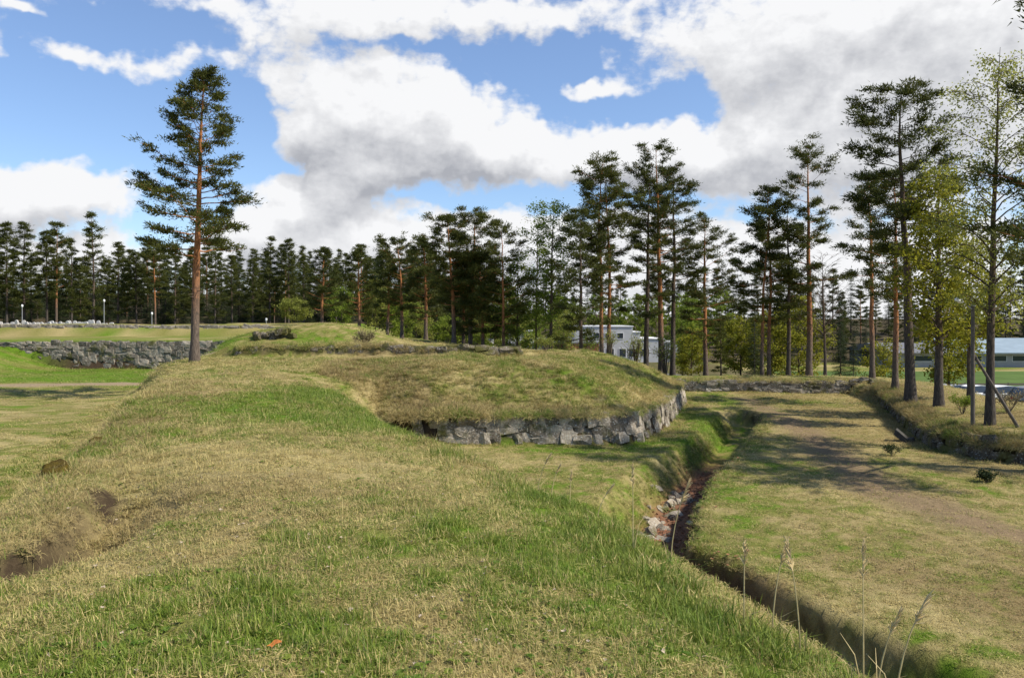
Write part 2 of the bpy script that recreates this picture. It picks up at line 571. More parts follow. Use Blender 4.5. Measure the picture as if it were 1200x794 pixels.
def turf(x, y):
    """greenness 0..1, brownness 0..1 (moss/dead brown), path 0..1, litter 0..1, soil 0..1 of the turf at (x,y)"""
    n1 = fbm(x, y, .32, 101, 4) - .5
    n2 = fbm(x, y, 1.7, 111, 4) - .5
    n3 = fbm(x, y, 5.5, 115, 3) - .5
    gr = .50 + .95 * n1 + 1.0 * n2 + 1.0 * n3
    gr += .6 * gauss(x, y, -3.4, 15.8, 2.2, 1.3) + .6 * gauss(x, y, -5.6, 22.5, 1.4, 4.5) + .5 * gauss(x, y, -2.8, 17.5, 1.3, 2.5)
    gr += .32 * gauss(x, y, .4, 6.3, .8, 1.4) + .32 * gauss(x, y, -1.1, 4.1, .7, .5) + .3 * gauss(x, y, 1.3, 4.6, .5, 1.8) + .25 * gauss(x, y, .5, 9, .8, 2)
    gr -= .30 * gauss(x, y, -3.6, 9.5, 1.6, 4)
    gr -= .25 * gauss(x, y, -10, 25, 2.5, 7)
    gr += .42 * sst(-17, -21, x) * sst(46, 49, y) * sst(75, 62, y) - .12 * sst(-10, -14, x) * sst(44, 40, y)
    gr += .35 * gauss(x, y, -20, 62, 5, 16)
    md = sd_poly(x, y, MOUND)
    inm = sst(0, -.5, md)
    gr += inm * (-.30 * sst(-2, -6, x) - .10 + .18 * sst(3.5, 7, x) * sst(44, 34, y) - .25 * sst(-3.5, -6.5, md) * sst(-2, 2, x))
    gr -= .5 * inm * np.exp(-((md + .3) / .5) ** 2)
    gr += .5 * gauss(x, y, 8.7, 34.5, 1.2, 5) + .3 * gauss(x, y, 5.8, 29, 2.5, 1.2) + .3 * gauss(x, y, 16, 44, 4, 2.0)
    rightf = sst(4.5, 6.5, x - np.interp(y, [6, 16, 23, 38], [3.5, 0, 2.5, 8])) * sst(50, 47, y)
    gr -= rightf * .27
    bn = .20 + .8 * (fbm(x, y, .6, 121, 4) - .5) + .35 * gauss(x, y, -7.5, 17, 1.7, 9) + .25 * gauss(x, y, -3.9, 7.5, 1.2, 2.2) + .35 * inm * sst(-1, -5, x)
    bn += rightf * (.22 + .5 * sst(18, 9, y))
    d, _, _ = seg_dist(x, y, TRACK)
    wob = .7 * (fbm(x, y, .8, 131, 3) - .5)
    path = sst(1.5, .2, d + wob) * .85
    d, _, _ = seg_dist(x, y, SAND)
    sand = sst(1.5, .8, d + .5 * wob)
    d, par, side = seg_dist(x, y, TRENCH)
    lit = sst(1.0, .5, d + .5 * wob) * sst(6, 9, par) * sst(30, 22, par)
    return np.clip(gr, 0, 1), np.clip(bn, 0, 1), path, sand, lit


C_GREEN = np.array([.095, .165, .014])
C_OLIVE = np.array([.17, .165, .045])
C_STRAW = np.array([.33, .27, .12])
C_BROWN = np.array([.20, .145, .066])
C_PATH = np.array([.20, .14, .085])
C_SAND = np.array([.27, .205, .125])
C_LIT = np.array([.20, .105, .06])
C_SOIL = np.array([.050, .035, .022])


def turf_colour(x, y):
    gr, bn, path, sand, lit = turf(x, y)
    c = C_STRAW + (C_BROWN - C_STRAW) * bn[..., None]
    c = c + (C_OLIVE - c) * sst(.15, .6, gr)[..., None]
    c = c + (C_GREEN - c) * sst(.55, .95, gr)[..., None]
    for msk, cc in ((gully(x, y)[1], C_SOIL), (path, C_PATH), (sand, C_SAND), (lit, C_LIT)):
        c = c + (cc - c) * msk[..., None]
    return c


# ------------------------------------------------------------------ materials
def new_mat(name):
    m = bpy.data.materials.new(name)
    m.use_nodes = True
    nt_ = m.node_tree
    bs = nt_.nodes['Principled BSDF']
    return m, NB(nt_), bs


def attr(b_, name, typ='GEOMETRY'):
    nd = b_.n('ShaderNodeAttribute', attribute_name=name, attribute_type=typ)
    return nd


def bump(b_, bs, h, strength, dist):
    bp = b_.n('ShaderNodeBump')
    bp.inputs['Strength'].default_value = strength
    bp.inputs['Distance'].default_value = dist
    b_.put(bp.inputs['Height'], h)
    b_.put(bs.inputs['Normal'], bp.outputs[0])


def pos(b_):
    return b_.n('ShaderNodeNewGeometry').outputs['Position']


def simple_mat(name, c, rough=.8, var=.25, scale=6.0, metal=0.0, spec=.3):
    m, b_, bs = new_mat(name)
    tcn = b_.n('ShaderNodeTexCoord')
    nz = b_.noise(tcn.outputs['Object'], scale, 5, .6)
    f_ = b_.ss(nz, .25, .75)
    c = np.array(c)
    b_.put(bs.inputs['Base Color'], b_.mix(f_, tuple(c * (1 - var)), tuple(np.minimum(c * (1 + var), 1))))
    bs.inputs['Roughness'].default_value = rough
    bs.inputs['Metallic'].default_value = metal
    bs.inputs['Specular IOR Level'].default_value = spec
    return m


# turf
M_TURF, b, bs = new_mat("turf")
a = attr(b, 'tcol')
p = pos(b)
n1 = b.noise(p, 9.0, 6, .65)
n2 = b.noise(p, 45.0, 4, .6)
f1 = b.m('MULTIPLY_ADD', n1, .9, .55)
f2 = b.m('MULTIPLY_ADD', n2, 1.0, .5)
ff = b.m('MULTIPLY', f1, f2)
cm = b.n('ShaderNodeVectorMath', operation='SCALE')
b.put(cm.inputs[0], a.outputs['Color'])
b.put(cm.inputs['Scale'], ff)
b.put(bs.inputs['Base Color'], cm.outputs[0])
bs.inputs['Roughness'].default_value = 1.0
bs.inputs['Specular IOR Level'].default_value = .05
bump(b, bs, b.m('ADD', n1, b.m('MULTIPLY', n2, .6)), .8, .05)

# grass blades: per-blade random value decides green or straw, per-clump attributes shift it
def blade_mat(name):
    m, b_, bs_ = new_mat(name)
    bv = attr(b_, 'bv').outputs['Fac']
    bh = attr(b_, 'bh').outputs['Fac']
    ig = attr(b_, 'grn', 'INSTANCER').outputs['Fac']
    ib = attr(b_, 'brn', 'INSTANCER').outputs['Fac']
    ir = attr(b_, 'rnd', 'INSTANCER').outputs['Fac']
    straw = b_.mix(ib, (.47, .385, .155), (.27, .195, .088))
    green = b_.mix(ir, (.085, .175, .012), (.205, .25, .03))
    isg = b_.ss(b_.m('SUBTRACT', ig, bv), -.12, .12)
    c_ = b_.mix(isg, straw, green)
    c_ = b_.mix(b_.m('MULTIPLY', bh, b_.m('MULTIPLY', isg, .25)), c_, (.30, .28, .08))
    v_ = b_.m('MULTIPLY_ADD', bv, .5, .75)
    sc_ = b_.n('ShaderNodeVectorMath', operation='SCALE')
    b_.put(sc_.inputs[0], c_)
    b_.put(sc_.inputs['Scale'], v_)
    b_.put(bs_.inputs['Base Color'], sc_.outputs[0])
    bs_.inputs['Roughness'].default_value = .6
    bs_.inputs['Specular IOR Level'].default_value = .25
    tr = b_.n('ShaderNodeBsdfTranslucent')
    b_.put(tr.inputs['Color'], sc_.outputs[0])
    mx = b_.n('ShaderNodeMixShader')
    mx.inputs[0].default_value = .3
    b_.nt.links.new(bs_.outputs[0], mx.inputs[1])
    b_.nt.links.new(tr.outputs[0], mx.inputs[2])
    b_.nt.links.new(mx.outputs[0], b_.nt.nodes['Material Output'].inputs['Surface'])
    return m


M_BLADE = blade_mat("grass_blades")


def leaf_mat(name, c_dark, c_light, trans=.3):
    m, b_, bs_ = new_mat(name)
    t_ = attr(b_, 'tint').outputs['Fac']
    oi = b_.n('ShaderNodeObjectInfo')
    f_ = b_.m('ADD', b_.m('MULTIPLY', t_, .8), b_.m('MULTIPLY', oi.outputs['Random'], .25))
    c_ = b_.mix(f_, c_dark, c_light)
    b_.put(bs_.inputs['Base Color'], c_)
    bs_.inputs['Roughness'].default_value = .65
    bs_.inputs['Specular IOR Level'].default_value = .15
    tr = b_.n('ShaderNodeBsdfTranslucent')
    b_.put(tr.inputs['Color'], c_)
    mx = b_.n('ShaderNodeMixShader')
    mx.inputs[0].default_value = trans
    b_.nt.links.new(bs_.outputs[0], mx.inputs[1])
    b_.nt.links.new(tr.outputs[0], mx.inputs[2])
    b_.nt.links.new(mx.outputs[0], b_.nt.nodes['Material Output'].inputs['Surface'])
    return m


M_PINE = leaf_mat("pine_needles", (.027, .040, .009), (.112, .118, .025), .32)
M_SPRUCE = leaf_mat("spruce_needles", (.016, .028, .010), (.05, .068, .02), .2)
M_BIRCH = leaf_mat("birch_leaves", (.15, .185, .03), (.36, .36, .08), .55)
M_SPRING = leaf_mat("spring_leaves", (.125, .15, .014), (.32, .295, .03), .5)
M_FRESH = leaf_mat("fresh_green_leaves", (.095, .155, .016), (.25, .30, .04), .5)
M_DRYBUSH = leaf_mat("dry_twig_leaves", (.12, .10, .05), (.26, .21, .11), .2)

# pine bark: grey plates low, orange flakes higher up the stem
def bark_mat(name, low, high):
    m, b_, bs_ = new_mat(name)
    hh = attr(b_, 'hf').outputs['Fac']
    tcn = b_.n('ShaderNodeTexCoord')
    mp = b_.n('ShaderNodeMapping')
    b_.put(mp.inputs[0], tcn.outputs['Object'])
    mp.inputs['Scale'].default_value = (9, 9, 2.2)
    nz = b_.noise(mp.outputs[0], 2.2, 6, .65, .6)
    h2 = b_.ss(b_.m('ADD', hh, b_.m('MULTIPLY', b_.m('SUBTRACT', nz, .5), .35)), .12, .42)
    c_ = b_.mix(h2, low, high)
    v_ = b_.ss(nz, .3, .7, .45, 1.3)
    sc_ = b_.n('ShaderNodeVectorMath', operation='SCALE')
    b_.put(sc_.inputs[0], c_)
    b_.put(sc_.inputs['Scale'], v_)
    b_.put(bs_.inputs['Base Color'], sc_.outputs[0])
    bs_.inputs['Roughness'].default_value = .9
    bs_.inputs['Specular IOR Level'].default_value = .1
    bump(b_, bs_, nz, .9, .04)
    return m


M_BARK = bark_mat("pine_bark", (.135, .105, .082), (.36, .155, .062))
M_BARKD = bark_mat("dark_bark", (.085, .072, .06), (.12, .085, .06))
M_BIRCHBARK = bark_mat("birch_bark", (.15, .14, .125), (.24, .22, .20))

# stones: lichen-grey field stone, every stone its own tone
def stone_mat(name, dark, light, moss, lichen=(.42, .42, .38)):
    m, b_, bs_ = new_mat(name)
    oi = b_.n('ShaderNodeObjectInfo')
    p_ = pos(b_)
    n1_ = b_.noise(p_, 2.3, 6, .65)
    n2_ = b_.noise(p_, 16.0, 5, .65)
    n3_ = b_.noise(p_, 1.1, 4, .6)
    base_ = b_.mix(b_.ss(b_.m('ADD', n1_, b_.m('MULTIPLY', b_.m('SUBTRACT', oi.outputs['Random'], .5), .6)), .25, .8), dark, light)
    lich = b_.mix(b_.ss(n2_, .56, .68), base_, lichen)
    ms = b_.mix(b_.ss(n3_, .58 - moss, .76 - moss), lich, (.10, .095, .028))
    v_ = b_.ss(n2_, .2, .8, .65, 1.25)
    sc_ = b_.n('ShaderNodeVectorMath', operation='SCALE')
    b_.put(sc_.inputs[0], ms)
    b_.put(sc_.inputs['Scale'], v_)
    b_.put(bs_.inputs['Base Color'], sc_.outputs[0])
    bs_.inputs['Roughness'].default_value = .92
    bs_.inputs['Specular IOR Level'].default_value = .2
    bump(b_, bs_, b_.m('ADD', n1_, b_.m('MULTIPLY', n2_, .5)), .8, .06)
    return m


M_STONE = stone_mat("pale_field_stone", (.135, .112, .083), (.37, .315, .24), .06)
M_STONED = stone_mat("dark_field_stone", (.12, .102, .078), (.29, .25, .195), .04)
M_STONEM = stone_mat("mossy_field_stone", (.07, .056, .036), (.17, .14, .10), .14)

# ------------------------------------------------------------------ ground sheet
ny, nx = XX.shape
ii = (np.arange(ny - 1)[:, None] * nx + np.arange(nx - 1)[None, :])
quads = np.stack([ii, ii + 1, ii + nx + 1, ii + nx], -1).reshape(-1, 4)
gme = mesh_np("ground", np.stack([XX, YY, ZZ], -1).reshape(-1, 3), quads, True)
tc_ = turf_colour(XX, YY)
# bare earth where the turf is torn on steep faces
gyx = np.gradient(ZZ, GY, axis=0)
gxx = np.gradient(ZZ, GX, axis=1)
steep = np.hypot(gyx, gxx)
soil = sst(1.1, 2.2, steep + .5 * (fbm(XX, YY, 1.2, 141, 3) - .5)) * sst(110, 95, YY)
tc_ = tc_ + (C_SOIL - tc_) * soil[..., None]
SOIL = soil
# forest floor beyond the fort: brown duff
forest = np.maximum(np.maximum(sst(98, 108, YY) * sst(-2, -14, XX), sst(150, 165, YY)), .75 * sst(56, 62, YY) * sst(-12, -4, XX) * sst(40, 30, XX) * sst(-2.6, -3.2, ZZ + .0 * XX))
tc_ = tc_ + (np.array([.075, .06, .035]) - tc_) * forest[..., None]
vattr(gme, 'tcol', np.concatenate([tc_, np.ones(tc_.shape[:2] + (1,))], -1), 'FLOAT_COLOR')
ground = obj("ground", gme, M_TURF)
tag(ground, kind='structure')

# ------------------------------------------------------------------ stones and walls
def stone_mesh(seed):
    r = np.random.default_rng(seed)
    V, idx = [], {}
    for i in range(3):
        for j in range(3):
            for k in range(3):
                if (i, j, k) == (1, 1, 1):
                    continue
                v = np.array([i - 1, j - 1, k - 1], float)
                n = np.abs(v).sum()
                v *= {1: 1.0, 2: .97, 3: .90}[int(n)] * .5
                idx[(i, j, k)] = len(V)
                V.append(v)
    V = np.array(V)
    for _ in range(3):                       # a few random cleavage planes
        nrm = r.normal(size=3)
        nrm /= np.linalg.norm(nrm)
        dd = V @ nrm - r.uniform(.44, .62)
        V -= np.clip(dd, 0, None)[:, None] * nrm
    V += r.normal(0, .04, V.shape)
    Fq = []
    for ax in range(3):
        for s in (0, 2):
            for a_ in range(2):
                for c_ in range(2):
                    q = []
                    for (da, dc) in ((0, 0), (1, 0), (1, 1), (0, 1)):
                        key = [0, 0, 0]
                        key[ax] = s
                        key[(ax + 1) % 3] = a_ + da
                        key[(ax + 2) % 3] = c_ + dc
                        q.append(idx[tuple(key)])
                    Fq.append(tuple(q if s == 2 else q[::-1]))
    return V, np.array(Fq)


SV = [stone_mesh(900 + i) for i in range(12)]
STONES = {}


def stone_me(mat, k):
    if (mat.name, k) not in STONES:
        me = mesh_np("stone", SV[k][0], SV[k][1])
        me.materials.append(mat)
        STONES[(mat.name, k)] = me
    return STONES[(mat.name, k)]


def along(pl):
    pl = np.asarray(pl, float)
    L = np.concatenate([[0], np.cumsum(np.hypot(*np.diff(pl, axis=0).T))])

    def f_(s):
        s = min(max(s, 0), L[-1] - 1e-6)
        i = int(np.searchsorted(L, s, 'right') - 1)
        t = (s - L[i]) / (L[i + 1] - L[i])
        p_ = pl[i] + t * (pl[i + 1] - pl[i])
        dv = (pl[i + 1] - pl[i]) / (L[i + 1] - L[i])
        return p_, dv
    return f_, L[-1]


def wall_stones(pl, zb, hh, rows, width, seed, depth=.4, batter=.12, gap=1.26, drop=None):
    """yields placement of each stone of a dry-stone face along plan line pl (outside on the right of travel)"""
    r = np.random.default_rng(seed)
    f_, L = along(pl)
    for k in range(rows):
        s = -r.uniform(0, width)
        while s < L:
            w = width * r.uniform(.55, 1.6)
            c = s + w / 2
            s += w
            if c < 0 or c > L:
                continue
            p_, dv = f_(c)
            base, h_ = zb(c, L), hh(c, L)
            if h_ < .15:
                continue
            rh = h_ / rows
            if drop and r.random() < drop(c, L, k / max(rows - 1, 1)):
                continue
            zc = base + rh * (k + .5) + r.normal(0, .12) * rh
            out_ = np.array([dv[1], -dv[0]])
            off = -batter * rh * k + r.normal(0, .025)
            yield ((p_[0] + out_[0] * (off - depth * .32), p_[1] + out_[1] * (off - depth * .32), zc),
                   (r.normal(0, .06) - batter, r.normal(0, .10), math.atan2(dv[1], dv[0]) + r.normal(0, .06)),
                   (w * gap * r.uniform(.98, 1.12), depth * r.uniform(.8, 1.15), rh * gap * r.uniform(1.0, 1.4)), int(r.integers(12)))


def stone_wall(name, label, cat, mat, pl, zb, hh, rows, width, seed, **kw):
    p0 = pl[len(pl) // 2]
    root = empty(name, (p0[0], p0[1], gz(p0[0], p0[1])))
    tag(root, label, cat)
    for loc, rot, sca, k in wall_stones(pl, zb, hh, rows, width, seed, **kw):
        obj("stone", stone_me(mat, k), None, root, (loc[0] - root.location[0], loc[1] - root.location[1], loc[2] - root.location[2]), rot, sca)
    return root


def joined_wall(name, label, cat, mat, pl, zb, hh, rows, width, seed, **kw):
    """far wall whose stones are only a few pixels: one joined part"""
    V, Fc, n = [], [], 0
    for loc, rot, sca, k in wall_stones(pl, zb, hh, rows, width, seed, **kw):
        M = Matrix.LocRotScale(Vector(loc), __import__('mathutils').Euler(rot), Vector(sca))
        A = np.array(M)
        v = SV[k][0] @ A[:3, :3].T + A[:3, 3]
        V.append(v)
        Fc.append(SV[k][1] + n)
        n += len(v)
    p0 = pl[len(pl) // 2]
    root = empty(name, (p0[0], p0[1], gz(p0[0], p0[1])))
    tag(root, label, cat)
    o = obj("stones", mesh_np("stones", np.concatenate(V) - np.array(root.location), np.concatenate(Fc)), mat, root)
    tag(o, kind='stuff')
    return root


def zline(pl, off):
    f_, L_ = along(pl)

    def z_(s, L):
        p_, dv = f_(s)
        return gz(p_[0] + dv[1] * off, p_[1] - dv[0] * off)
    return z_


# retaining wall of the bastion mound
WL = [(-4.4, 29.0), (-3.0, 28.86), (4.2, 29.22), (4.95, 29.75), (6.75, 34), (9.5, 43), (9.9, 46)]
stone_wall("stone_retaining_wall", "pale dry-stone retaining wall under the overhanging turf of the grassy mound", "stone wall", M_STONE, WL,
           zline(WL, .5), lambda s, L: max(.3, -3.64 - zline(WL, .5)(s, L)), 3, .42, 5, depth=.45, batter=.16,
           drop=lambda c, L, t: .35 if c < 1.6 else 0.0)
# big wall across the left-hand hollow
WB = [(-40.5, 60.25), (-32, 60.2), (-22.6, 60.1), (-20.9, 59.9)]
zwb = zline(WB, .8)
stone_wall("stone_wall", "tall grey rubble-stone wall across the grass hollow behind the lone pine", "stone wall", M_STONED, WB,
           zwb, lambda s, L: max(0, -1.72 - zwb(s, L)), 6, .5, 6, depth=.5, batter=.08)
# low wall closing the moat at the back right
WF = [(9.3, 49.5), (22.2, 48.42)]
stone_wall("low_stone_wall", "low grass-capped stone wall closing the far end of the moat", "stone wall", M_STONED, WF,
           zline(WF, .4), lambda s, L: max(.3, -3.86 - zline(WF, .4)(s, L)), 3, .46, 7, depth=.4, batter=.05)
# face of the right-hand berm
WR = [(22.15, 48.3), (20.3, 43), (18.0, 36.6), (15.38, 28.6), (15.78, 26.3), (17.2, 24.5), (18.9, 20.9), (20.5, 15.9)]
stone_wall("mossy_stone_kerb", "dark mossy stone edge of the berm under the right-hand trees", "stone wall", M_STONEM, WR,
           zline(WR, .5), lambda s, L: max(.25, -4.02 - zline(WR, .5)(s, L)), 3, .36, 8, depth=.4, batter=.2, drop=lambda c, L, t: .12)
# left flank revetment of the near rampart: mostly grown over
WN = [(-17.2, 38.0), (-15.3, 35.0), (-14.25, 33), (-12.95, 29)]
stone_wall("rampart_corner_stones", "dark stone facing at the left end of the near rampart below the lone pine", "stone wall", M_STONED, WN[::-1][::-1],
           zline(WN, 1.6), lambda s, L: 1.25, 3, .7, 9, depth=.6, batter=.35, drop=lambda c, L, t: .25)
B2 = [(-14.6, 41.6), (-8, 41.85), (-2, 41.35), (.5, 41.8)]
joined_wall("berm_stone_edge", "dark ragged stone edge of the low berm behind the grassy mound", "stone wall", M_STONEM, B2,
            zline(B2, .3), lambda s, L: .46, 2, .42, 10, depth=.5, drop=lambda c, L, t: .06)
U1 = [(-100, 85.1), (-60, 84.4), (-30, 84.2), (-24.5, 84.6)]
joined_wall("upper_rampart_wall", "long low stone facing of the grassy rampart in front of the dark forest", "stone wall", M_STONED, U1,
            zline(U1, .4), lambda s, L: .55, 2, .6, 11, depth=.5)
# stones showing in the trench bank
TR = [(2.05, 16.9), (2.75, 19.2), (3.6, 21.2), (4.3, 23.3), (5.2, 25.4)]
root = empty("trench_revetment", (3, 20, gz(3, 20)))
tag(root, "broken pale stones of the old revetment showing in the trench bank", "stones")
f_, L = along(TR)
r = np.random.default_rng(77)
for i in range(70):
    s = r.uniform(0, L)
    p_, dv = f_(s)
    o_ = r.normal(.35, .28)
    x, y = p_[0] + dv[1] * o_, p_[1] - dv[0] * o_
    w = r.uniform(.16, .46)
    obj("stone", stone_me(M_STONE, int(r.integers(12))), None, root, (x - 3, y - 20, gz(x, y) - root.location[2] - .04),
        (r.normal(0, .3), r.normal(0, .3) + .3, r.uniform(0, 6)), (w, w * .8, w * r.uniform(.4, .7)))
# bare edge on the little hump
root = empty("bare_stone_edge", (-15.4, 51.2, gz(-15.4, 51.2)))
tag(root, "dark bare stones breaking through the turf of the small hump", "stones")
for i in range(15):
    x = -16.6 + i * .17
    y = 50.6 + r.normal(0, .15)
    z_ = gz(x, y) + .15 + (.32 if 9 <= i <= 12 else 0)
    obj("stone", stone_me(M_STONEM, int(r.integers(12))), None, root, (x + 15.4, y - 51.2, z_ - root.location[2]), (r.normal(0, .2), r.normal(0, .2), r.normal(0, .4)),
        (r.uniform(.3, .5), .5, r.uniform(.28, .45)))
# mossy lumps pushed out of the left shoulder
M_MOSS, b, bs = new_mat("yellow_brown_moss")
n1 = b.noise(pos(b), 5, 6, .65)
n2 = b.noise(pos(b), 60, 4, .6)
mc = b.mix(b.ss(n1, .35, .62), (.075, .05, .018), (.21, .15, .025))
b.put(bs.inputs['Base Color'], b.mix(b.ss(n2, .3, .7), mc, (.10, .075, .02)))
bs.inputs['Roughness'].default_value = 1.0
bs.inputs['Specular IOR Level'].default_value = .03
bump(b, bs, b.m('ADD', n1, n2), 1.0, .05)


def lump_mesh(seed, nu=20, nv=9):
    r_ = np.random.default_rng(seed)
    V = []
    for k in range(nv):
        ph = -.35 + (math.pi / 2 + .35) * k / (nv - 1)
        for j_ in range(nu):
            a_ = 2 * math.pi * j_ / nu
            p_ = np.array([math.cos(a_) * math.cos(ph), math.sin(a_) * math.cos(ph), math.sin(ph)])
            q = float(fbm(np.array([p_[0] * 1.5 + seed]), np.array([p_[1] * 1.5 + p_[2]]), 1.3, seed, 4)[0])
            V.append(p_ * (.45 + 1.1 * q))
    Fq = [(k * nu + j_, k * nu + (j_ + 1) % nu, (k + 1) * nu + (j_ + 1) % nu, (k + 1) * nu + j_) for k in range(nv - 1) for j_ in range(nu)]
    return mesh_np("mossy_lump", np.array(V), Fq, True)


for q, (x, y, w, lab) in enumerate(((-6.1, 10.45, .18, "large yellow-mossed lump on the left shoulder of the near rampart"),
                                    (-7.1, 13.4, .14, "small mossy lump farther along the left shoulder of the near rampart"))):
    o = obj("mossy_lump", lump_mesh(33 + q), M_MOSS, None, (x, y, gz(x, y) - .04), (.1, -.15, .6), (w, w * 1.9, w * .8))
    tag(o, lab, "boulder")

# ------------------------------------------------------------------ trees
class TreeGeo:
    def __init__(self):
        self.wv, self.wf, self.wh, self.nw = [], [], [], 0
        self.lv, self.lt, self.nl = [], [], 0

    def wood(self, pts, rad, ns, hf):
        V, Fq = tube(pts, rad, ns)
        self.wv.append(V)
        self.wf.append(Fq + self.nw)
        self.wh.append(np.repeat(np.asarray(hf, float) * np.ones(len(pts)), ns))
        self.nw += len(V)

    def sprays(self, C, D, Ln, W, tint):
        """slender triangles at C pointing along D"""
        n = len(C)
        D = D / (np.linalg.norm(D, axis=1, keepdims=True) + 1e-9)
        R = rng.normal(size=(n, 3))
        S = np.cross(D, R)
        S /= np.linalg.norm(S, axis=1, keepdims=True) + 1e-9
        V = np.stack([C - S * W[:, None] * .5, C + S * W[:, None] * .5, C + D * Ln[:, None]], 1).reshape(-1, 3)
        self.lv.append(V)
        self.lt.append(np.repeat(tint, 3))
        self.nl += n

    def leaves(self, C, D, Ln, W, tint):
        """diamond leaves"""
        n = len(C)
        D = D / (np.linalg.norm(D, axis=1, keepdims=True) + 1e-9)
        S = np.cross(D, rng.normal(size=(n, 3)))
        S /= np.linalg.norm(S, axis=1, keepdims=True) + 1e-9
        mid = C + D * (Ln * .45)[:, None]
        a_, b1, b2, t_ = C, mid - S * W[:, None] * .5, mid + S * W[:, None] * .5, C + D * Ln[:, None]
        V = np.stack([a_, b1, b2, b1, t_, b2], 1).reshape(-1, 3)
        self.lv.append(V)
        self.lt.append(np.repeat(tint, 6))
        self.nl += 2 * n

    def meshes(self):
        tm = mesh_np("trunk", np.concatenate(self.wv), np.concatenate(self.wf), True)
        vattr(tm, 'hf', np.concatenate(self.wh))
        cm_ = None
        if self.lv:
            V = np.concatenate(self.lv)
            cm_ = mesh_np("crown", V, np.arange(len(V)).reshape(-1, 3))
            vattr(cm_, 'tint', np.concatenate(self.lt))
        return tm, cm_


def trunk_path(r, H, lean, bend, n=12):
    t = np.linspace(0, 1, n)
    w = np.cumsum(r.normal(0, bend / n, (n, 2)), 0)
    w -= w[0]
    return np.stack([lean[0] * t ** 1.5 + w[:, 0] * t, lean[1] * t ** 1.5 + w[:, 1] * t, H * t], 1)


def pine_geo(seed, H, r0, prof, limbs=46, per=40, clump=.42, lean=(0, 0), bend=.5, needle=.20, rise=.35, sparse=0.0, stubs=6):
    """prof: [(height fraction, crown half width m)], starts at crown base"""
    r = np.random.default_rng(seed)
    T = TreeGeo()
    tp = trunk_path(r, H, lean, bend, 14)
    tt = np.linspace(0, 1, 14)
    rad = r0 * np.clip((1 - tt) ** .75, .06, 1)
    rad[0] *= 1.35
    T.wood(tp, rad, 10, tt)
    pt, pw = np.array(prof).T
    cb = pt[0]
    C, R, DIR = [], [], []
    ga = r.uniform(0, 6)
    for i in range(limbs):
        f_ = (i + r.uniform(0, 1)) / limbs
        h_ = cb + (1 - cb) * f_ ** .9
        h_ = min(h_, .985)
        ga += 2.4 + r.normal(0, .5)
        Lb = np.interp(h_, pt, pw) * r.uniform(.48, 1.18)
        if r.random() < sparse:
            continue
        o_ = np.array([np.interp(h_, tt, tp[:, k]) for k in range(3)])
        rel = (h_ - cb) / (1 - cb)
        a0 = -.18 + (rise + .35) * rel + r.normal(0, .1)
        s = np.linspace(0, 1, 6)
        dirv = np.array([math.cos(ga), math.sin(ga)])
        side = np.array([-dirv[1], dirv[0]])
        wig = np.cumsum(r.normal(0, .05, 6)) * Lb
        wig -= wig[0]
        rise_ = Lb * (a0 * s + .22 * s * s) + np.cumsum(r.normal(0, .03, 6)) * Lb
        pth = np.stack([o_[0] + dirv[0] * Lb * s + side[0] * wig, o_[1] + dirv[1] * Lb * s + side[1] * wig, o_[2] + rise_ - rise_[0]], 1)
        rb = max(.012, .30 * np.interp(h_, tt, rad)) * (1 - .82 * s)
        T.wood(pth, rb, 5, np.full(6, .75))
        nsub = max(3, int(Lb * 3.4))
        for k in range(nsub):
            ss_ = r.uniform(.30, 1.0)
            q = np.array([np.interp(ss_, s, pth[:, m_]) for m_ in range(3)])
            an = r.normal(0, .75)
            dv = dirv * math.cos(an) + side * math.sin(an)
            ls = Lb * .34 * r.uniform(.5, 1.1) * (1.15 - .5 * ss_) + .12
            e_ = q + np.array([dv[0] * ls, dv[1] * ls, ls * r.uniform(-.05, .45)])
            T.wood(np.array([q, (q + e_) / 2 + r.normal(0, .03, 3), e_]), [.018, .012, .006], 3, np.full(3, .7))
            for fr in (1.0, .45):
                C.append(q + (e_ - q) * fr + r.normal(0, .06, 3))
                R.append(clump * r.uniform(.55, 1.15) * (1 if fr == 1 else .75))
                DIR.append((dv[0], dv[1], .35))
        C.append(pth[-1])
        R.append(clump * .8)
        DIR.append((dirv[0], dirv[1], .4))
    C.append(tp[-1])
    R.append(clump * .8)
    DIR.append((0, 0, 1))
    for i in range(stubs):      # dead snags under the crown
        h_ = r.uniform(cb * .5, cb)
        o_ = np.array([np.interp(h_, tt, tp[:, k]) for k in range(3)])
        ga = r.uniform(0, 6.28)
        ls = r.uniform(.3, 1.0)
        T.wood(np.array([o_, o_ + np.array([math.cos(ga) * ls, math.sin(ga) * ls, r.uniform(-.2, .2) * ls])]), [.025, .008], 4, np.full(2, .1))
    C, R, DIR = np.array(C), np.array(R), np.array(DIR)
    n = len(C)
    idx = np.repeat(np.arange(n), per)
    N = len(idx)
    off = r.normal(0, 1, (N, 3)) * np.array([.46, .46, .22])
    P_ = C[idx] + off * R[idx][:, None]
    Dv = r.normal(0, 1, (N, 3)) * .8 + DIR[idx] * .8 + off * .9 + np.array([0, 0, .25])
    T.sprays(P_, Dv, needle * r.uniform(.6, 1.3, N), needle * .30 * r.uniform(.7, 1.3, N),
             np.clip(r.uniform(0, 1, n)[idx] * .6 + r.uniform(0, .5, N), 0, 1))
    return T.meshes()


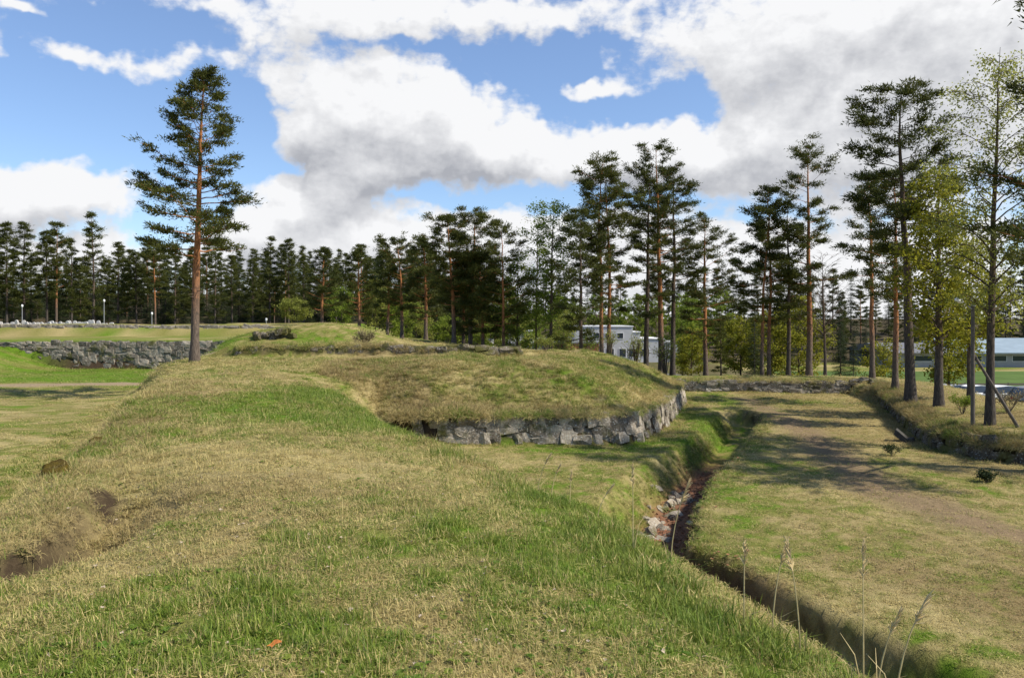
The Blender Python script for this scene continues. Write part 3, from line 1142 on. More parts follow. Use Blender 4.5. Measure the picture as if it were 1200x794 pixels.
def spruce_geo(seed, H, r0, w0, per=26, whorls=30, base=.04):
    r = np.random.default_rng(seed)
    T = TreeGeo()
    tp = trunk_path(r, H, (0, 0), .1, 8)
    tt = np.linspace(0, 1, 8)
    T.wood(tp, r0 * np.clip(1 - tt, .03, 1), 7, tt * .1)
    C, DIR, S = [], [], []
    for i in range(whorls):
        h_ = base + (1 - base) * (i + r.uniform(0, .6)) / whorls
        Lb0 = w0 * (1 - h_) ** .85 + .12
        for k in range(6):
            ga = r.uniform(0, 6.28)
            Lb = Lb0 * r.uniform(.7, 1.12)
            o_ = np.array([0, 0, H * h_])
            d_ = np.array([math.cos(ga), math.sin(ga), 0])
            s = np.linspace(0, 1, 4)
            pth = o_ + d_ * (Lb * s)[:, None] + np.array([0, 0, 1]) * (Lb * (-.55 * s + .35 * s * s))[:, None]
            T.wood(pth, [.03, .02, .012, .004], 3, np.full(4, .05))
            m_ = max(2, int(Lb * 3.5))
            for q in np.linspace(.2, 1, m_):
                C.append(np.array([np.interp(q, s, pth[:, c_]) for c_ in range(3)]))
                DIR.append(d_ + np.array([0, 0, -.5]))
                S.append(.16 + .10 * Lb)
    C, DIR, S = np.array(C), np.array(DIR), np.array(S)
    idx = np.repeat(np.arange(len(C)), per)
    N = len(idx)
    off = r.normal(0, 1, (N, 3)) * np.array([.8, .8, .45])
    T.sprays(C[idx] + off * S[idx][:, None], DIR[idx] + off * .8, .22 * r.uniform(.6, 1.3, N), .07 * r.uniform(.7, 1.3, N),
             np.clip(r.uniform(0, 1, len(C))[idx] * .6 + r.uniform(0, .45, N), 0, 1))
    return T.meshes()


def leafy_geo(seed, H, r0, prof, limbs=34, leaves=9, leaf=.09, up=.9, droop=.0, lean=(0, 0), bend=.6, twig=7, spread=.28):
    r = np.random.default_rng(seed)
    T = TreeGeo()
    tp = trunk_path(r, H * .97, lean, bend, 12)
    tt = np.linspace(0, 1, 12)
    rad = r0 * np.clip((1 - tt) ** .85, .04, 1)
    rad[0] *= 1.3
    T.wood(tp, rad, 9, tt)
    pt, pw = np.array(prof).T
    cb = pt[0]
    C, DIR = [], []
    ga = r.uniform(0, 6)
    for i in range(limbs):
        h_ = cb + (.97 - cb) * ((i + r.uniform(0, 1)) / limbs)
        ga += 2.4 + r.normal(0, .5)
        Lb = np.interp(h_, pt, pw) * r.uniform(.6, 1.15)
        o_ = np.array([np.interp(h_, tt, tp[:, k]) for k in range(3)])
        dirv = np.array([math.cos(ga), math.sin(ga), 0])
        side = np.array([-dirv[1], dirv[0], 0])
        s = np.linspace(0, 1, 6)
        z_ = Lb * (up * s - (.35 + droop * .5) * s * s)
        wig = np.cumsum(r.normal(0, .06, 6)) * Lb
        wig -= wig[0]
        pth = o_ + dirv * (Lb * s)[:, None] + side * wig[:, None] + np.array([0, 0, 1.]) * z_[:, None]
        T.wood(pth, max(.012, .36 * np.interp(h_, tt, rad)) * (1 - .85 * s), 5, np.full(6, .3))
        for k in range(max(3, int(twig * Lb))):
            ss_ = r.uniform(.2, 1)
            q = np.array([np.interp(ss_, s, pth[:, m_]) for m_ in range(3)])
            an = r.normal(0, .9)
            ls = r.uniform(.25, .7) * (.5 + .35 * Lb)
            dv = dirv * math.cos(an) + side * math.sin(an)
            e_ = q + dv * ls + np.array([0, 0, ls * (r.uniform(.1, .8) - droop)])
            T.wood(np.array([q, (q + e_) / 2 + np.array([0, 0, .12 * ls]), e_]), [.012, .008, .004], 3, np.full(3, .3))
            for fr in (.35, .7, 1.0):
                C.append(q + (e_ - q) * fr)
                DIR.append(dv + np.array([0, 0, -.4 - droop]))
    C, DIR = np.array(C), np.array(DIR)
    if leaves:
        idx = np.repeat(np.arange(len(C)), leaves)
        N = len(idx)
        off = r.normal(0, 1, (N, 3))
        off[:, 2] -= droop * .8
        T.leaves(C[idx] + off * spread * .55, DIR[idx] * .5 + r.normal(0, .8, (N, 3)), leaf * r.uniform(.6, 1.3, N), leaf * .75 * r.uniform(.7, 1.2, N),
                 np.clip(r.uniform(0, 1, len(C))[idx] * .6 + r.uniform(0, .5, N), 0, 1))
    return T.meshes()


def at(u, d):
    return (u - 600) / 915.0 * d, d


def put_tree(name, label, cat, group, geo, loc, rz=0.0, s=1.0, bark=None, leaf=None):
    root = empty(name, loc, rz)
    root.scale = (s, s, s)
    tag(root, label, cat, group)
    tm, cm_ = geo
    obj("trunk", tm, bark, root)
    if cm_ is not None:
        obj("crown", cm_, leaf, root)
    return root


def tree_at(u, d, vtop, dx=0):
    x, y = at(u, d)
    z = gz(x, y) - .06
    return (x, y, z), (375 - vtop) / 915.0 * d - z


# the lone pine on the rampart
loc, Hh = tree_at(228, 38, 84)
put_tree("pine_tree", "tall lone pine with orange trunk standing apart on the rampart in front of the forest", "tree", "pines",
         pine_geo(4, Hh, .215, [(.36, 2.2), (.41, 3.3), (.50, 2.7), (.60, 2.15), (.70, 2.0), (.80, 1.7), (.90, 1.0), (.96, .5), (1, .25)],
                  limbs=66, per=44, clump=.36, lean=(.55, 0), bend=.35, needle=.17, rise=.4), loc, bark=M_BARK, leaf=M_PINE)

PINES = [  # u, d, vtop, trunk radius, crown profile (fraction, half width), limbs, label
    (1067, 36.6, 108, .24, [(.46, 2.0), (.55, 2.0), (.66, 2.2), (.80, 1.9), (.92, 1.6), (1, .7)], 44, "tallest dark pine on the right berm, thick trunk and lopsided flat top", (-.7, 0), 0.0),
    (1049, 42.5, 205, .17, [(.40, 1.7), (.6, 1.9), (.8, 1.7), (.93, 1.2), (1, .5)], 34, "slim orange-stemmed pine just left of the tallest pine on the right berm", (.2, 0), .1),
    (1022, 49.5, 203, .17, [(.42, 1.5), (.6, 1.9), (.8, 1.5), (.93, 1.0), (1, .4)], 26, "thin-crowned pine with bare orange stem at the bend of the berm", (0, 0), .25),
    (948, 55, 178, .23, [(.42, 2.6), (.55, 2.6), (.62, 1.4), (.78, 1.5), (.90, 2.0), (1, .9)], 34, "straight pine with round tuft top, alone behind the low far wall", (.2, 0), .1),
    (893, 55, 240, .14, [(.32, 2.3), (.5, 2.5), (.7, 2.0), (.88, 1.4), (1, .5)], 36, "left stem of the pine pair behind the low far wall", (0, 0), .1),
    (901, 55.6, 221, .15, [(.40, 2.0), (.6, 2.0), (.8, 1.5), (.93, 1.0), (1, .4)], 36, "right orange stem of the pine pair behind the low far wall", (-.1, 0), .1),
    (924, 55.2, 243, .17, [(.35, 2.0), (.5, 2.2), (.7, 2.0), (.88, 1.5), (1, .6)], 34, "dark pine standing between the stem pair and the round-topped pine", (-.2, 0), .1),
    (827, 65, 256, .21, [(.25, 2.0), (.4, 2.8), (.6, 2.6), (.8, 1.9), (.93, 1.2), (1, .5)], 36, "shorter pine with drooping layered branches right of the tall centre group", (0, 0), .1),
    (788, 62.5, 200, .22, [(.36, 2.4), (.55, 2.5), (.75, 2.2), (.9, 1.6), (1, .7)], 42, "dark-stemmed pine at the right of the tall centre group", (.3, 0), 0),
    (775, 61, 175, .25, [(.46, 2.2), (.6, 2.4), (.75, 2.4), (.9, 1.9), (1, .8)], 44, "tallest pine of the centre group with sunlit orange stem", (-.5, 0), 0),
    (757, 60, 203, .22, [(.30, 2.4), (.5, 2.2), (.7, 1.8), (.9, 1.5), (1, .6)], 38, "dark pine at the left of the tall centre group beside the mound's end", (.2, 0), .1),
    (713, 58.5, 205, .18, [(.42, 2.2), (.6, 2.4), (.8, 2.0), (.93, 1.4), (1, .6)], 42, "right trunk of the close-set pine pair in front of the white building", (.3, 0), 0),
    (705, 58, 190, .19, [(.46, 1.8), (.6, 2.0), (.8, 1.9), (.93, 1.5), (1, .7)], 42, "left trunk of the close-set pine pair in front of the white building", (.2, 0), 0),
    (680, 55, 248, .17, [(.24, 1.8), (.4, 2.2), (.6, 2.0), (.8, 1.5), (.93, 1.0), (1, .4)], 40, "bushy dark pine left of the close-set pine pair", (0, 0), .05),
    (590, 60, 262, .15, [(.22, 1.6), (.45, 2.2), (.7, 1.9), (.9, 1.0), (1, .4)], 36, "yellowish slender pine right of the dark pine clump", (0, 0), .15),
    (532, 62, 256, .19, [(.30, 1.5), (.5, 2.0), (.75, 2.0), (.9, 1.5), (1, .6)], 46, "left tree of the dark dense pine clump", (-.2, 0), 0),
    (551, 63, 250, .20, [(.26, 1.7), (.5, 2.2), (.75, 2.1), (.9, 1.6), (1, .8)], 46, "tallest tree of the dark dense pine clump", (.2, 0), 0),
    (566, 61.5, 298, .16, [(.25, 1.6), (.5, 2.3), (.75, 2.0), (.9, 1.2), (1, .5)], 46, "lower right tree of the dark dense pine clump", (.1, 0), 0),
    (543, 65, 300, .15, [(.15, 1.6), (.5, 2.2), (.75, 2.0), (.9, 1.2), (1, .5)], 46, "pine half hidden in the middle of the dark pine clump", (.1, 0), 0),
    (499, 70, 280, .18, [(.20, 1.9), (.45, 1.9), (.7, 1.3), (.9, .6), (1, .2)], 44, "pointed dark pine just left of the dense pine clump", (0, 0), .0),
    (471, 72, 284, .17, [(.30, 1.6), (.55, 2.1), (.8, 2.0), (.93, 1.6), (1, .7)], 40, "broad-topped pine second to the left of the dense pine clump", (-.2, 0), .05),
    (454, 74, 296, .15, [(.25, 1.2), (.55, 1.5), (.8, 1.2), (.93, .8), (1, .3)], 34, "narrow pine third to the left of the dense pine clump", (0, 0), .1),
    (421, 82, 292, .19, [(.22, 2.0), (.45, 2.1), (.7, 1.5), (.9, .7), (1, .2)], 44, "pine behind the right flank of the small hump", (0, 0), .0),
    (377, 86, 291, .20, [(.26, 1.8), (.45, 1.9), (.7, 1.4), (.9, .7), (1, .2)], 42, "pine rising directly behind the top of the small hump", (0, 0), .0),
]
for i, (u, d, vt, r0, prof, limbs, lab, lean, sp) in enumerate(PINES):
    loc, Hh = tree_at(u, d, vt)
    put_tree("pine_tree", lab, "tree", "pines",
             pine_geo(100 + i, Hh, r0, prof, limbs=limbs + 6, per=38, clump=.42, lean=lean, bend=.9, needle=.19, sparse=sp + .03), loc, bark=M_BARK if i not in (0, 6, 8, 10, 13) else M_BARKD, leaf=M_PINE)

# pine just outside the right edge: its branches reach into view, its crown shades the moat floor
x, y = 18.9, 23.2
put_tree("pine_tree", "pine at the right edge of view, only its dark branches reaching in", "tree", "pines",
         pine_geo(222, 15.2, .28, [(.34, 4.9), (.44, 5.2), (.55, 3.0), (.72, 3.5), (.84, 3.1), (.95, 1.8), (1, .7)], limbs=54, per=44, clump=.42, needle=.17, sparse=.1),
         (x, y, gz(x, y)), 2.2, bark=M_BARK, leaf=M_PINE)

# broad-leaved trees
def leafy(name, lab, u, d, vt, seed, r0, prof, leafm, bark=M_BARKD, group="spring trees", **kw):
    loc, Hh = tree_at(u, d, vt)
    return put_tree(name, lab, "tree", group, leafy_geo(seed, Hh, r0, prof, **kw), loc, bark=bark, leaf=leafm)


leafy("birch_tree", "tall airy birch with sparse pale new leaves beside the lamp post", 1160, 28, 44, 31, .16,
      [(.25, 1.2), (.4, 2.0), (.6, 2.1), (.8, 1.7), (.95, .8), (1, .4)], M_BIRCH, limbs=60, leaves=8, leaf=.09, up=1.1, droop=.45, twig=7)
leafy("maple_tree", "yellow-green leafing tree with thick trunk right of the tallest berm pine", 1100, 34, 190, 32, .20,
      [(.24, 1.1), (.4, 1.55), (.65, 1.45), (.85, 1.0), (1, .5)], M_SPRING, limbs=56, leaves=7, leaf=.14, up=.9, twig=7)
leafy("maple_tree", "small yellow-green tree with leaning trunk between the leafing tree and the birch", 1136, 37, 285, 33, .12,
      [(.30, 1.3), (.5, 1.6), (.8, 1.3), (1, .6)], M_SPRING, limbs=30, leaves=8, leaf=.13, up=.8, twig=7)
leafy("birch_tree", "round-topped olive birch left of the pines before the white building", 645, 60, 228, 34, .16,
      [(.30, 1.4), (.5, 2.0), (.75, 2.0), (.92, 1.3), (1, .7)], M_FRESH, limbs=46, leaves=7, leaf=.15, up=1.0, droop=.3, twig=6)
leafy("birch_tree", "thin grey birch with hanging twigs behind the olive birch", 628, 63, 236, 35, .10,
      [(.25, 1.2), (.5, 1.8), (.75, 1.9), (.92, 1.3), (1, .6)], M_BIRCH, limbs=40, leaves=1, leaf=.10, up=1.0, droop=.5, twig=6)
leafy("birch_tree", "young olive-green birch beside the yellowish slender pine", 606, 62, 290, 36, .12,
      [(.12, 1.4), (.4, 1.9), (.75, 1.5), (1, .5)], M_FRESH, limbs=40, leaves=8, leaf=.15, up=.9, droop=.2, twig=6)
leafy("bare_tree", "leafless thin tree with fine upswept twigs behind the low far wall", 967, 53, 292, 37, .11,
      [(.25, 1.2), (.45, 1.9), (.7, 1.6), (.9, .9), (1, .4)], None, limbs=46, leaves=0, up=1.15, twig=9)
SPRING = [(868, 72, 372, 2.4, "yellow leafing tree left of the stem pair behind the far wall", M_SPRING, 6), (936, 70, 345, 2.6, "yellow leafing tree behind the dark pine beyond the far wall", M_SPRING, 6),
          (905, 69, 362, 2.2, "low yellow-green tree behind the pine stem pair", M_SPRING, 6), (810, 76, 385, 1.7, "small yellow-green bush tree right of the white building", M_SPRING, 5),
          (800, 84, 352, 2.2, "green leafing tree at the right end of the white building", M_FRESH, 6), (1035, 70, 398, 1.9, "low yellowish bush tree on the slope before the sports field", M_SPRING, 4),
          (1112, 52, 385, 1.6, "yellow-green bush tree behind the thick-trunked berm trees", M_SPRING, 5)]
for i, (u, d, vt, w, lab, lm, lv) in enumerate(SPRING):
    leafy("leafing_tree", lab, u, d, vt, 60 + i, .09, [(.12, w * .8), (.35, w), (.7, w * .8), (1, w * .3)], lm, limbs=34, leaves=lv, leaf=.19, up=.7, twig=6)
ORD11 = ['first', 'second', 'third', 'fourth', 'fifth', 'sixth', 'seventh', 'eighth', 'ninth', 'tenth', 'eleventh']
UNDER = [(598, 80, 330), (470, 84, 345), (440, 84, 325), (488, 95, 350), (400, 92, 335), (345, 98, 350), (560, 86, 350), (575, 84, 372), (620, 92, 350), (660, 96, 350), (525, 86, 370)]
for i, (u, d, vt) in enumerate(sorted(UNDER)):
    leafy("young_birch", ORD11[i] + " from the left of the bright-green young birches among the pine trunks", u, d, vt, 80 + i % 4, .06, [(.08, 1.4), (.35, 1.9), (.7, 1.5), (1, .4)], M_FRESH if i % 2 else M_BIRCH,
          group="young birches among the trunks", limbs=28, leaves=6, leaf=.2, up=.8, droop=.2, twig=5)

ORD = ['first', 'second', 'third', 'fourth', 'fifth', 'sixth', 'seventh', 'eighth', 'ninth', 'tenth', 'eleventh', 'twelfth', 'thirteenth', 'fourteenth', 'fifteenth', 'sixteenth', 'seventeenth', 'eighteenth', 'nineteenth', 'twentieth', 'twenty-first', 'twenty-second']
# conifers of the farther woods share a few shapes
FAR = [pine_geo(300 + i, 16, .2, pr, limbs=42, per=26, clump=.6, needle=.32, bend=.6, stubs=5, sparse=.05) for i, pr in enumerate([
    [(.16, 1.8), (.40, 2.1), (.65, 1.6), (.85, .9), (1, .25)], [(.30, 1.6), (.50, 2.0), (.75, 1.5), (.90, .8), (1, .25)],
    [(.10, 1.9), (.35, 2.2), (.65, 1.6), (.85, .8), (1, .2)], [(.36, 1.7), (.58, 2.2), (.80, 1.7), (.93, 1.0), (1, .4)], [(.14, 1.5), (.45, 1.7), (.75, 1.1), (1, .2)]])]
SPR = [spruce_geo(400 + i, 16, .18, w, per=14) for i, w in enumerate((2.6, 2.1))]
LEAFFAR = [leafy_geo(420 + i, 14, .14, [(.15, 2.0), (.4, 2.8), (.7, 2.4), (1, .8)], limbs=34, leaves=5, leaf=.32, up=.8, twig=4) for i in range(2)]
for q, (tm, cm_) in enumerate(FAR):
    tm.materials.append(M_BARK if q == 3 else M_BARKD)
    cm_.materials.append(M_PINE)
for tm, cm_ in SPR:
    tm.materials.append(M_BARKD)
    cm_.materials.append(M_SPRUCE)
for tm, cm_ in LEAFFAR:
    tm.materials.append(M_BARKD)
    cm_.materials.append(M_FRESH)
r = np.random.default_rng(12)


def far_tree(u, d, vt, geos, base_h, name, lab, group, k=None):
    loc, Hh = tree_at(u, d, vt)
    gidx = int(r.integers(len(geos))) if k is None else k % len(geos)
    put_tree(name, lab, "tree", group, geos[gidx], loc, r.uniform(0, 6.28), Hh / base_h)


LFRONT = [(8, 262, 1), (28, 262, 0), (55, 272, 1), (66, 262, 3), (84, 280, 4), (110, 250, 2), (138, 285, 0), (160, 296, 1), (182, 282, 3), (205, 288, 2), (226, 290, 0), (252, 284, 2),
          (272, 300, 1), (296, 305, 0), (316, 278, 2), (338, 281, 1), (356, 300, 4), (394, 310, 0), (436, 318, 2), (512, 320, 0), (-6, 270, 0)]
for i, (u, vt, k) in enumerate(sorted(LFRONT)):
    far_tree(u, 108 + r.uniform(-3, 5), vt, FAR, 16, "pine_tree", ORD[i] + " pine from the left in the front row of the dark forest", "forest edge pines", k)
for i in range(120):
    u = -190 + 770 * (i + r.uniform(0, 1)) / 120
    far_tree(u, r.uniform(116, 150), r.uniform(286, 334) + (8 if u < 130 else 0), FAR, 16, "pine_tree", "dark pine standing deep in the forest behind the upper rampart", "deep forest pines")
for i in range(170):
    u = -190 + 750 * (i + r.uniform(0, 1)) / 170
    far_tree(u, r.uniform(113, 140), r.uniform(296, 348), SPR, 16, "spruce_tree", "dark spruce filling the forest behind the upper rampart", "deep forest spruces")
for i in range(60):
    u = 540 + 700 * (i + r.uniform(0, 1)) / 60
    far_tree(u, r.uniform(170, 215), r.uniform(312, 345), FAR if i % 3 else SPR, 16, "conifer_tree", "distant dark conifer on the skyline beyond the buildings and sports field", "distant treeline conifers")
for i in range(16):
    u = 560 + 300 * (i + r.uniform(0, 1)) / 16
    far_tree(u, r.uniform(150, 165), r.uniform(335, 360), LEAFFAR, 14, "leafy_tree", "distant green leafy tree behind the white building", "leafy trees behind the white building")
for i in range(18):
    u = 850 + 400 * (i + r.uniform(0, 1)) / 18
    far_tree(u, r.uniform(150, 168), r.uniform(338, 368), SPR if i % 2 else FAR, 16, "conifer_tree", "dark conifer at the far side of the sports field", "conifers beyond the sports field")
far_tree(985, 56, 372, SPR, 16, "spruce_tree", "small dense dark spruce behind the low far wall near its right end", "small spruces", 0)
far_tree(1000, 59, 392, SPR, 16, "spruce_tree", "lower dark spruce right beside the small dense spruce", "small spruces", 1)
far_tree(884, 66, 352, SPR, 16, "spruce_tree", "narrow dark spruce between the yellow leafing trees", "small spruces", 1)
far_tree(845, 68, 362, FAR, 16, "pine_tree", "low dense pine behind the shorter layered pine", "pines", 2)


# ------------------------------------------------------------------ grass
def tuft_mesh(seed, n, rad, h0, h1, lean, width, curl=.5, flat=0.0):
    r_ = np.random.default_rng(seed)
    a_ = r_.uniform(0, 2 * np.pi, n)
    rr = rad * np.sqrt(r_.uniform(0, 1, n))
    bx, by = rr * np.cos(a_), rr * np.sin(a_)
    h = r_.uniform(h0, h1, n)
    la = r_.uniform(0, 2 * np.pi, n)
    le = np.abs(r_.normal(0, lean, n)) + .1
    lf = r_.random(n) < flat
    le = np.where(lf, r_.uniform(1.1, 1.5, n), le)
    dx, dy = np.cos(la), np.sin(la)
    V, bv, bh = [], [], []
    wdt = width * r_.uniform(.6, 1.3, n)
    pa = la + np.pi / 2 + r_.normal(0, .4, n)
    px, py = np.cos(pa), np.sin(pa)
    rv = r_.uniform(0, 1, n)
    for k, (t, wf) in enumerate(((0, 1), (.5, .8), (1, 0))):
        an = le * (1 + curl * t)
        ox = bx + dx * h * t * np.sin(an)
        oy = by + dy * h * t * np.sin(an)
        oz = h * t * np.cos(np.minimum(an, 1.52)) - .004
        if wf:
            V.append(np.stack([ox - px * wdt * wf / 2, oy - py * wdt * wf / 2, oz], 1))
            V.append(np.stack([ox + px * wdt * wf / 2, oy + py * wdt * wf / 2, oz], 1))
        else:
            V.append(np.stack([ox, oy, oz], 1))
    V = np.stack(V, 1)                       # n,5,3
    base_ = np.arange(n)[:, None] * 5
    tri = np.concatenate([base_ + np.array([[0, 1, 3]]), base_ + np.array([[0, 3, 2]]), base_ + np.array([[2, 3, 4]])], 0)
    me = mesh_np("tuft", V.reshape(-1, 3), tri)
    vattr(me, 'bv', np.repeat(rv, 5))
    vattr(me, 'bh', np.tile([0, 0, .5, .5, 1], n))
    me.materials.append(M_BLADE)
    return me


tuft_col = bpy.data.collections.new("tufts")
TUFTS = []
SPEC = [  # n, radius, h0, h1, lean, width, curl, flat
    (60, .10, .015, .045, .75, .0050, .5, .55), (60, .11, .015, .04, .9, .0055, .5, .7), (50, .09, .02, .06, .6, .0050, .6, .4),   # 0-2 short turf
    (40, .08, .04, .11, .45, .0055, .7, .15), (34, .07, .04, .10, .5, .006, .8, .15),                                               # 3-4 longer green
    (46, .15, .12, .30, .7, .009, 1.0, .2), (46, .16, .10, .26, .9, .010, .9, .3),                                                # 5-6 dry tussock
    (30, .26, .05, .14, .6, .018, .6, .35), (30, .26, .04, .12, .8, .018, .6, .4), (14, .12, .06, .19, 1.15, .0042, .25, .6),                                                # 7-8 coarse far turf
]
for i, sp in enumerate(SPEC):
    o = bpy.data.objects.new("tuft_%02d" % i, tuft_mesh(500 + i, *sp))
    tuft_col.objects.link(o)

gn = bpy.data.node_groups.new("grass_instances", 'GeometryNodeTree')
gn.interface.new_socket("Geometry", in_out='INPUT', socket_type='NodeSocketGeometry')
gn.interface.new_socket("Geometry", in_out='OUTPUT', socket_type='NodeSocketGeometry')
ni, no = gn.nodes.new('NodeGroupInput'), gn.nodes.new('NodeGroupOutput')
ci = gn.nodes.new('GeometryNodeCollectionInfo')
ci.inputs['Collection'].default_value = tuft_col
ci.inputs['Separate Children'].default_value = True
ci.inputs['Reset Children'].default_value = True
ip = gn.nodes.new('GeometryNodeInstanceOnPoints')
ip.inputs['Pick Instance'].default_value = True


def named(nm, typ):
    nd = gn.nodes.new('GeometryNodeInputNamedAttribute')
    nd.data_type = typ
    nd.inputs['Name'].default_value = nm
    return nd.outputs['Attribute']


gn.links.new(ni.outputs[0], ip.inputs['Points'])
gn.links.new(ci.outputs[0], ip.inputs['Instance'])
gn.links.new(named('idx', 'INT'), ip.inputs['Instance Index'])
gn.links.new(named('rot', 'FLOAT_VECTOR'), ip.inputs['Rotation'])
gn.links.new(named('scl', 'FLOAT_VECTOR'), ip.inputs['Scale'])
gn.links.new(ip.outputs[0], no.inputs[0])


def grass_field(name, label, x, y, idx, scl, tilt=None, dg=0.0, db=0.0, zoff=0.0, zs=None, hk=1.0):
    x, y = np.asarray(x), np.asarray(y)
    n = len(x)
    z = (ground_z(x, y) if zs is None else zs) + zoff
    gr, bn, path, sand, lit = turf(x, y)
    bare = np.clip(path * .9 + sand + lit + gully(x, y)[1], 0, 1)
    keep = rng.random(n) > bare
    me = bpy.data.meshes.new(name)
    k = np.where(keep)[0]
    me.vertices.add(len(k))
    me.vertices.foreach_set('co', np.stack([x, y, z], 1)[k].astype(np.float32).ravel())
    grn = np.clip(gr + dg + rng.normal(0, .12, n), 0, 1)
    vattr(me, 'grn', grn[k])
    vattr(me, 'brn', np.clip(bn + db + rng.normal(0, .18, n), 0, 1)[k])
    vattr(me, 'rnd', rng.random(n)[k])
    rot = np.stack([rng.normal(0, .15, n), rng.normal(0, .15, n), rng.uniform(0, 6.28, n)], 1) if tilt is None else tilt
    vattr(me, 'rot', rot[k], 'FLOAT_VECTOR')
    sc_ = np.asarray(scl) * np.ones(n)
    hs = sc_ * rng.uniform(.6, 1.4, n) * np.interp(y, [3, 8, 15, 30], [.85, .72, .55, .45]) ** hk
    vattr(me, 'scl', np.stack([sc_, sc_, hs], 1)[k], 'FLOAT_VECTOR')
    ia = me.attributes.new('idx', 'INT', 'POINT')
    ia.data.foreach_set('value', np.asarray(idx, np.int32)[k])
    o = obj(name, me, M_BLADE)
    md_ = o.modifiers.new("instances", 'NODES')
    md_.node_group = gn
    tag(o, label, "grass", kind='stuff')
    return o


def scatter(n, x0, x1, y0, y1):
    return rng.uniform(x0, x1, n), rng.uniform(y0, y1, n)


def infrustum(x, y, m=2.0):
    return (np.abs(x) < .70 * y + m) & (y > 1.5)


# near rampart turf: density falls with distance, clumps grow
X_, Y_ = [], []
for (x0, x1, y0, y1, dens) in ((-5.2, 4, 1.8, 5.5, 360), (-7, 4, 5.5, 9, 230), (-10, 4, 9, 15, 110), (-15, 4, 15, 24, 45), (-18, 1, 24, 40, 22)):
    n = int((x1 - x0) * (y1 - y0) * dens)
    a_, c_ = scatter(n, x0, x1, y0, y1)
    X_.append(a_)
    Y_.append(c_)
x, y = np.concatenate(X_), np.concatenate(Y_)
k = (sd_poly(x, y, RAMPART) < 3.2) & infrustum(x, y, 1.5)
x, y = x[k], y[k]
gr = turf(x, y)[0]
u_ = rng.random(len(x))
idx = np.where(u_ < .36, 0, np.where(u_ < .7, 1, 2))
longg = (gr + rng.normal(0, .15, len(x)) > .78)
idx = np.where(longg, np.where(u_ < .5, 3, 4), idx)
scl = np.interp(y, [3, 6, 9, 15, 24, 40], [.9, 1.0, 1.15, 1.6, 2.4, 3.2]) * rng.uniform(.8, 1.25, len(x))
scl = np.where(longg, scl * .85, scl)
grass_field("rampart_grass", "short mixed green and straw turf covering the near rampart", x, y, idx, scl)

n = 9000
y = 2.4 + 14 * rng.random(n) ** 1.7
x = rng.uniform(-.75, .6, n) * y
k = (sd_poly(x, y, RAMPART) < .6) & (vnoise(x * 2.2, y * 2.2, 8) > .42)
x, y = x[k], y[k]
grass_field("straw_litter", "long pale dead straws lying matted in the near turf", x, y, np.full(len(x), 9), np.interp(y, [3, 16], [.75, 1.5]) * rng.uniform(.6, 1.3, len(x)), dg=-.35, db=-.05, hk=.3)

def rosette(seed):
    r_ = np.random.default_rng(seed)
    V, Fq, bv, bh = [], [], [], []
    for k in range(9):
        a_ = k * 2.4 + r_.normal(0, .2)
        ln, wd = r_.uniform(.02, .05), r_.uniform(.010, .018)
        dx, dy = math.cos(a_), math.sin(a_)
        n = len(V)
        V += [(0, 0, .003), (dx * ln * .55 - dy * wd, dy * ln * .55 + dx * wd, .016), (dx * ln * .55 + dy * wd, dy * ln * .55 - dx * wd, .016), (dx * ln, dy * ln, .008)]
        Fq += [(n, n + 2, n + 1), (n + 1, n + 2, n + 3)]
        bv += [.1] * 4
        bh += [.1] * 4
    me = mesh_np("tuft", np.array(V), np.array(Fq))
    vattr(me, 'bv', bv)
    vattr(me, 'bh', bh)
    me.materials.append(M_BLADE)
    return me


tuft_col.objects.link(bpy.data.objects.new("tuft_10", rosette(1)))
tuft_col.objects.link(bpy.data.objects.new("tuft_11", rosette(2)))
n = 2600
y = 2.6 + 10 * rng.random(n) ** 1.6
x = rng.uniform(-.7, .45, n) * y
k = (sd_poly(x, y, RAMPART) < .2) & (vnoise(x * 1.3, y * 1.3, 15) > .55)
x, y = x[k], y[k]
grass_field("turf_weeds", "small broad-leaved weeds growing low in the near turf", x, y, 10 + (rng.random(len(x)) < .5).astype(int), rng.uniform(.35, .85, len(x)), dg=.4, zoff=.012, hk=0)

# taller grass along the right-hand lip of the rampart and rough grass on its left shoulder
f_, L = along([(1.7, 2.4), (1.58, 3.6), (1.3, 4.8), (.6, 8.1), (-1.0, 12.2), (-2.7, 15.6)])
n = 1400
s = rng.uniform(0, L, n)
pp = np.array([f_(q)[0] for q in s])
nn = np.array([f_(q)[1] for q in s])
o_ = rng.normal(.12, .22, n)
x, y = pp[:, 0] + nn[:, 1] * o_, pp[:, 1] - nn[:, 0] * o_
lumpy = vnoise(x * 1.4, y * 1.4, 5) > .38
x, y = x[lumpy], y[lumpy]
u_ = rng.random(len(x))
grass_field("lip_grass", "long fresh and dry grass fringing the right-hand lip of the near rampart", x, y, np.where(u_ < .62, 3, np.where(u_ < .85, 4, 5)),
            np.interp(y, [3, 8, 15], [1.25, 1.3, 1.7]) * rng.uniform(.7, 1.3, len(x)) * np.where(u_ > .85, .6, 1), dg=.15)
n = 3800
x, y = scatter(n, -13, -3.2, 4.5, 26)
d = sd_poly(x, y, RAMPART)
k = (d > -1.3) & (d < 2.8) & (x < -3) & infrustum(x, y)
x, y = x[k], y[k]
u_ = rng.random(len(x))
grass_field("shoulder_grass", "rough brown tussocky grass on the left shoulder of the near rampart", x, y, np.where(u_ < .5, 5, 6),
            np.interp(y, [4, 10, 30], [.55, .75, 1.2]) * rng.uniform(.6, 1.2, len(x)), dg=-.12, db=.12, hk=.35)

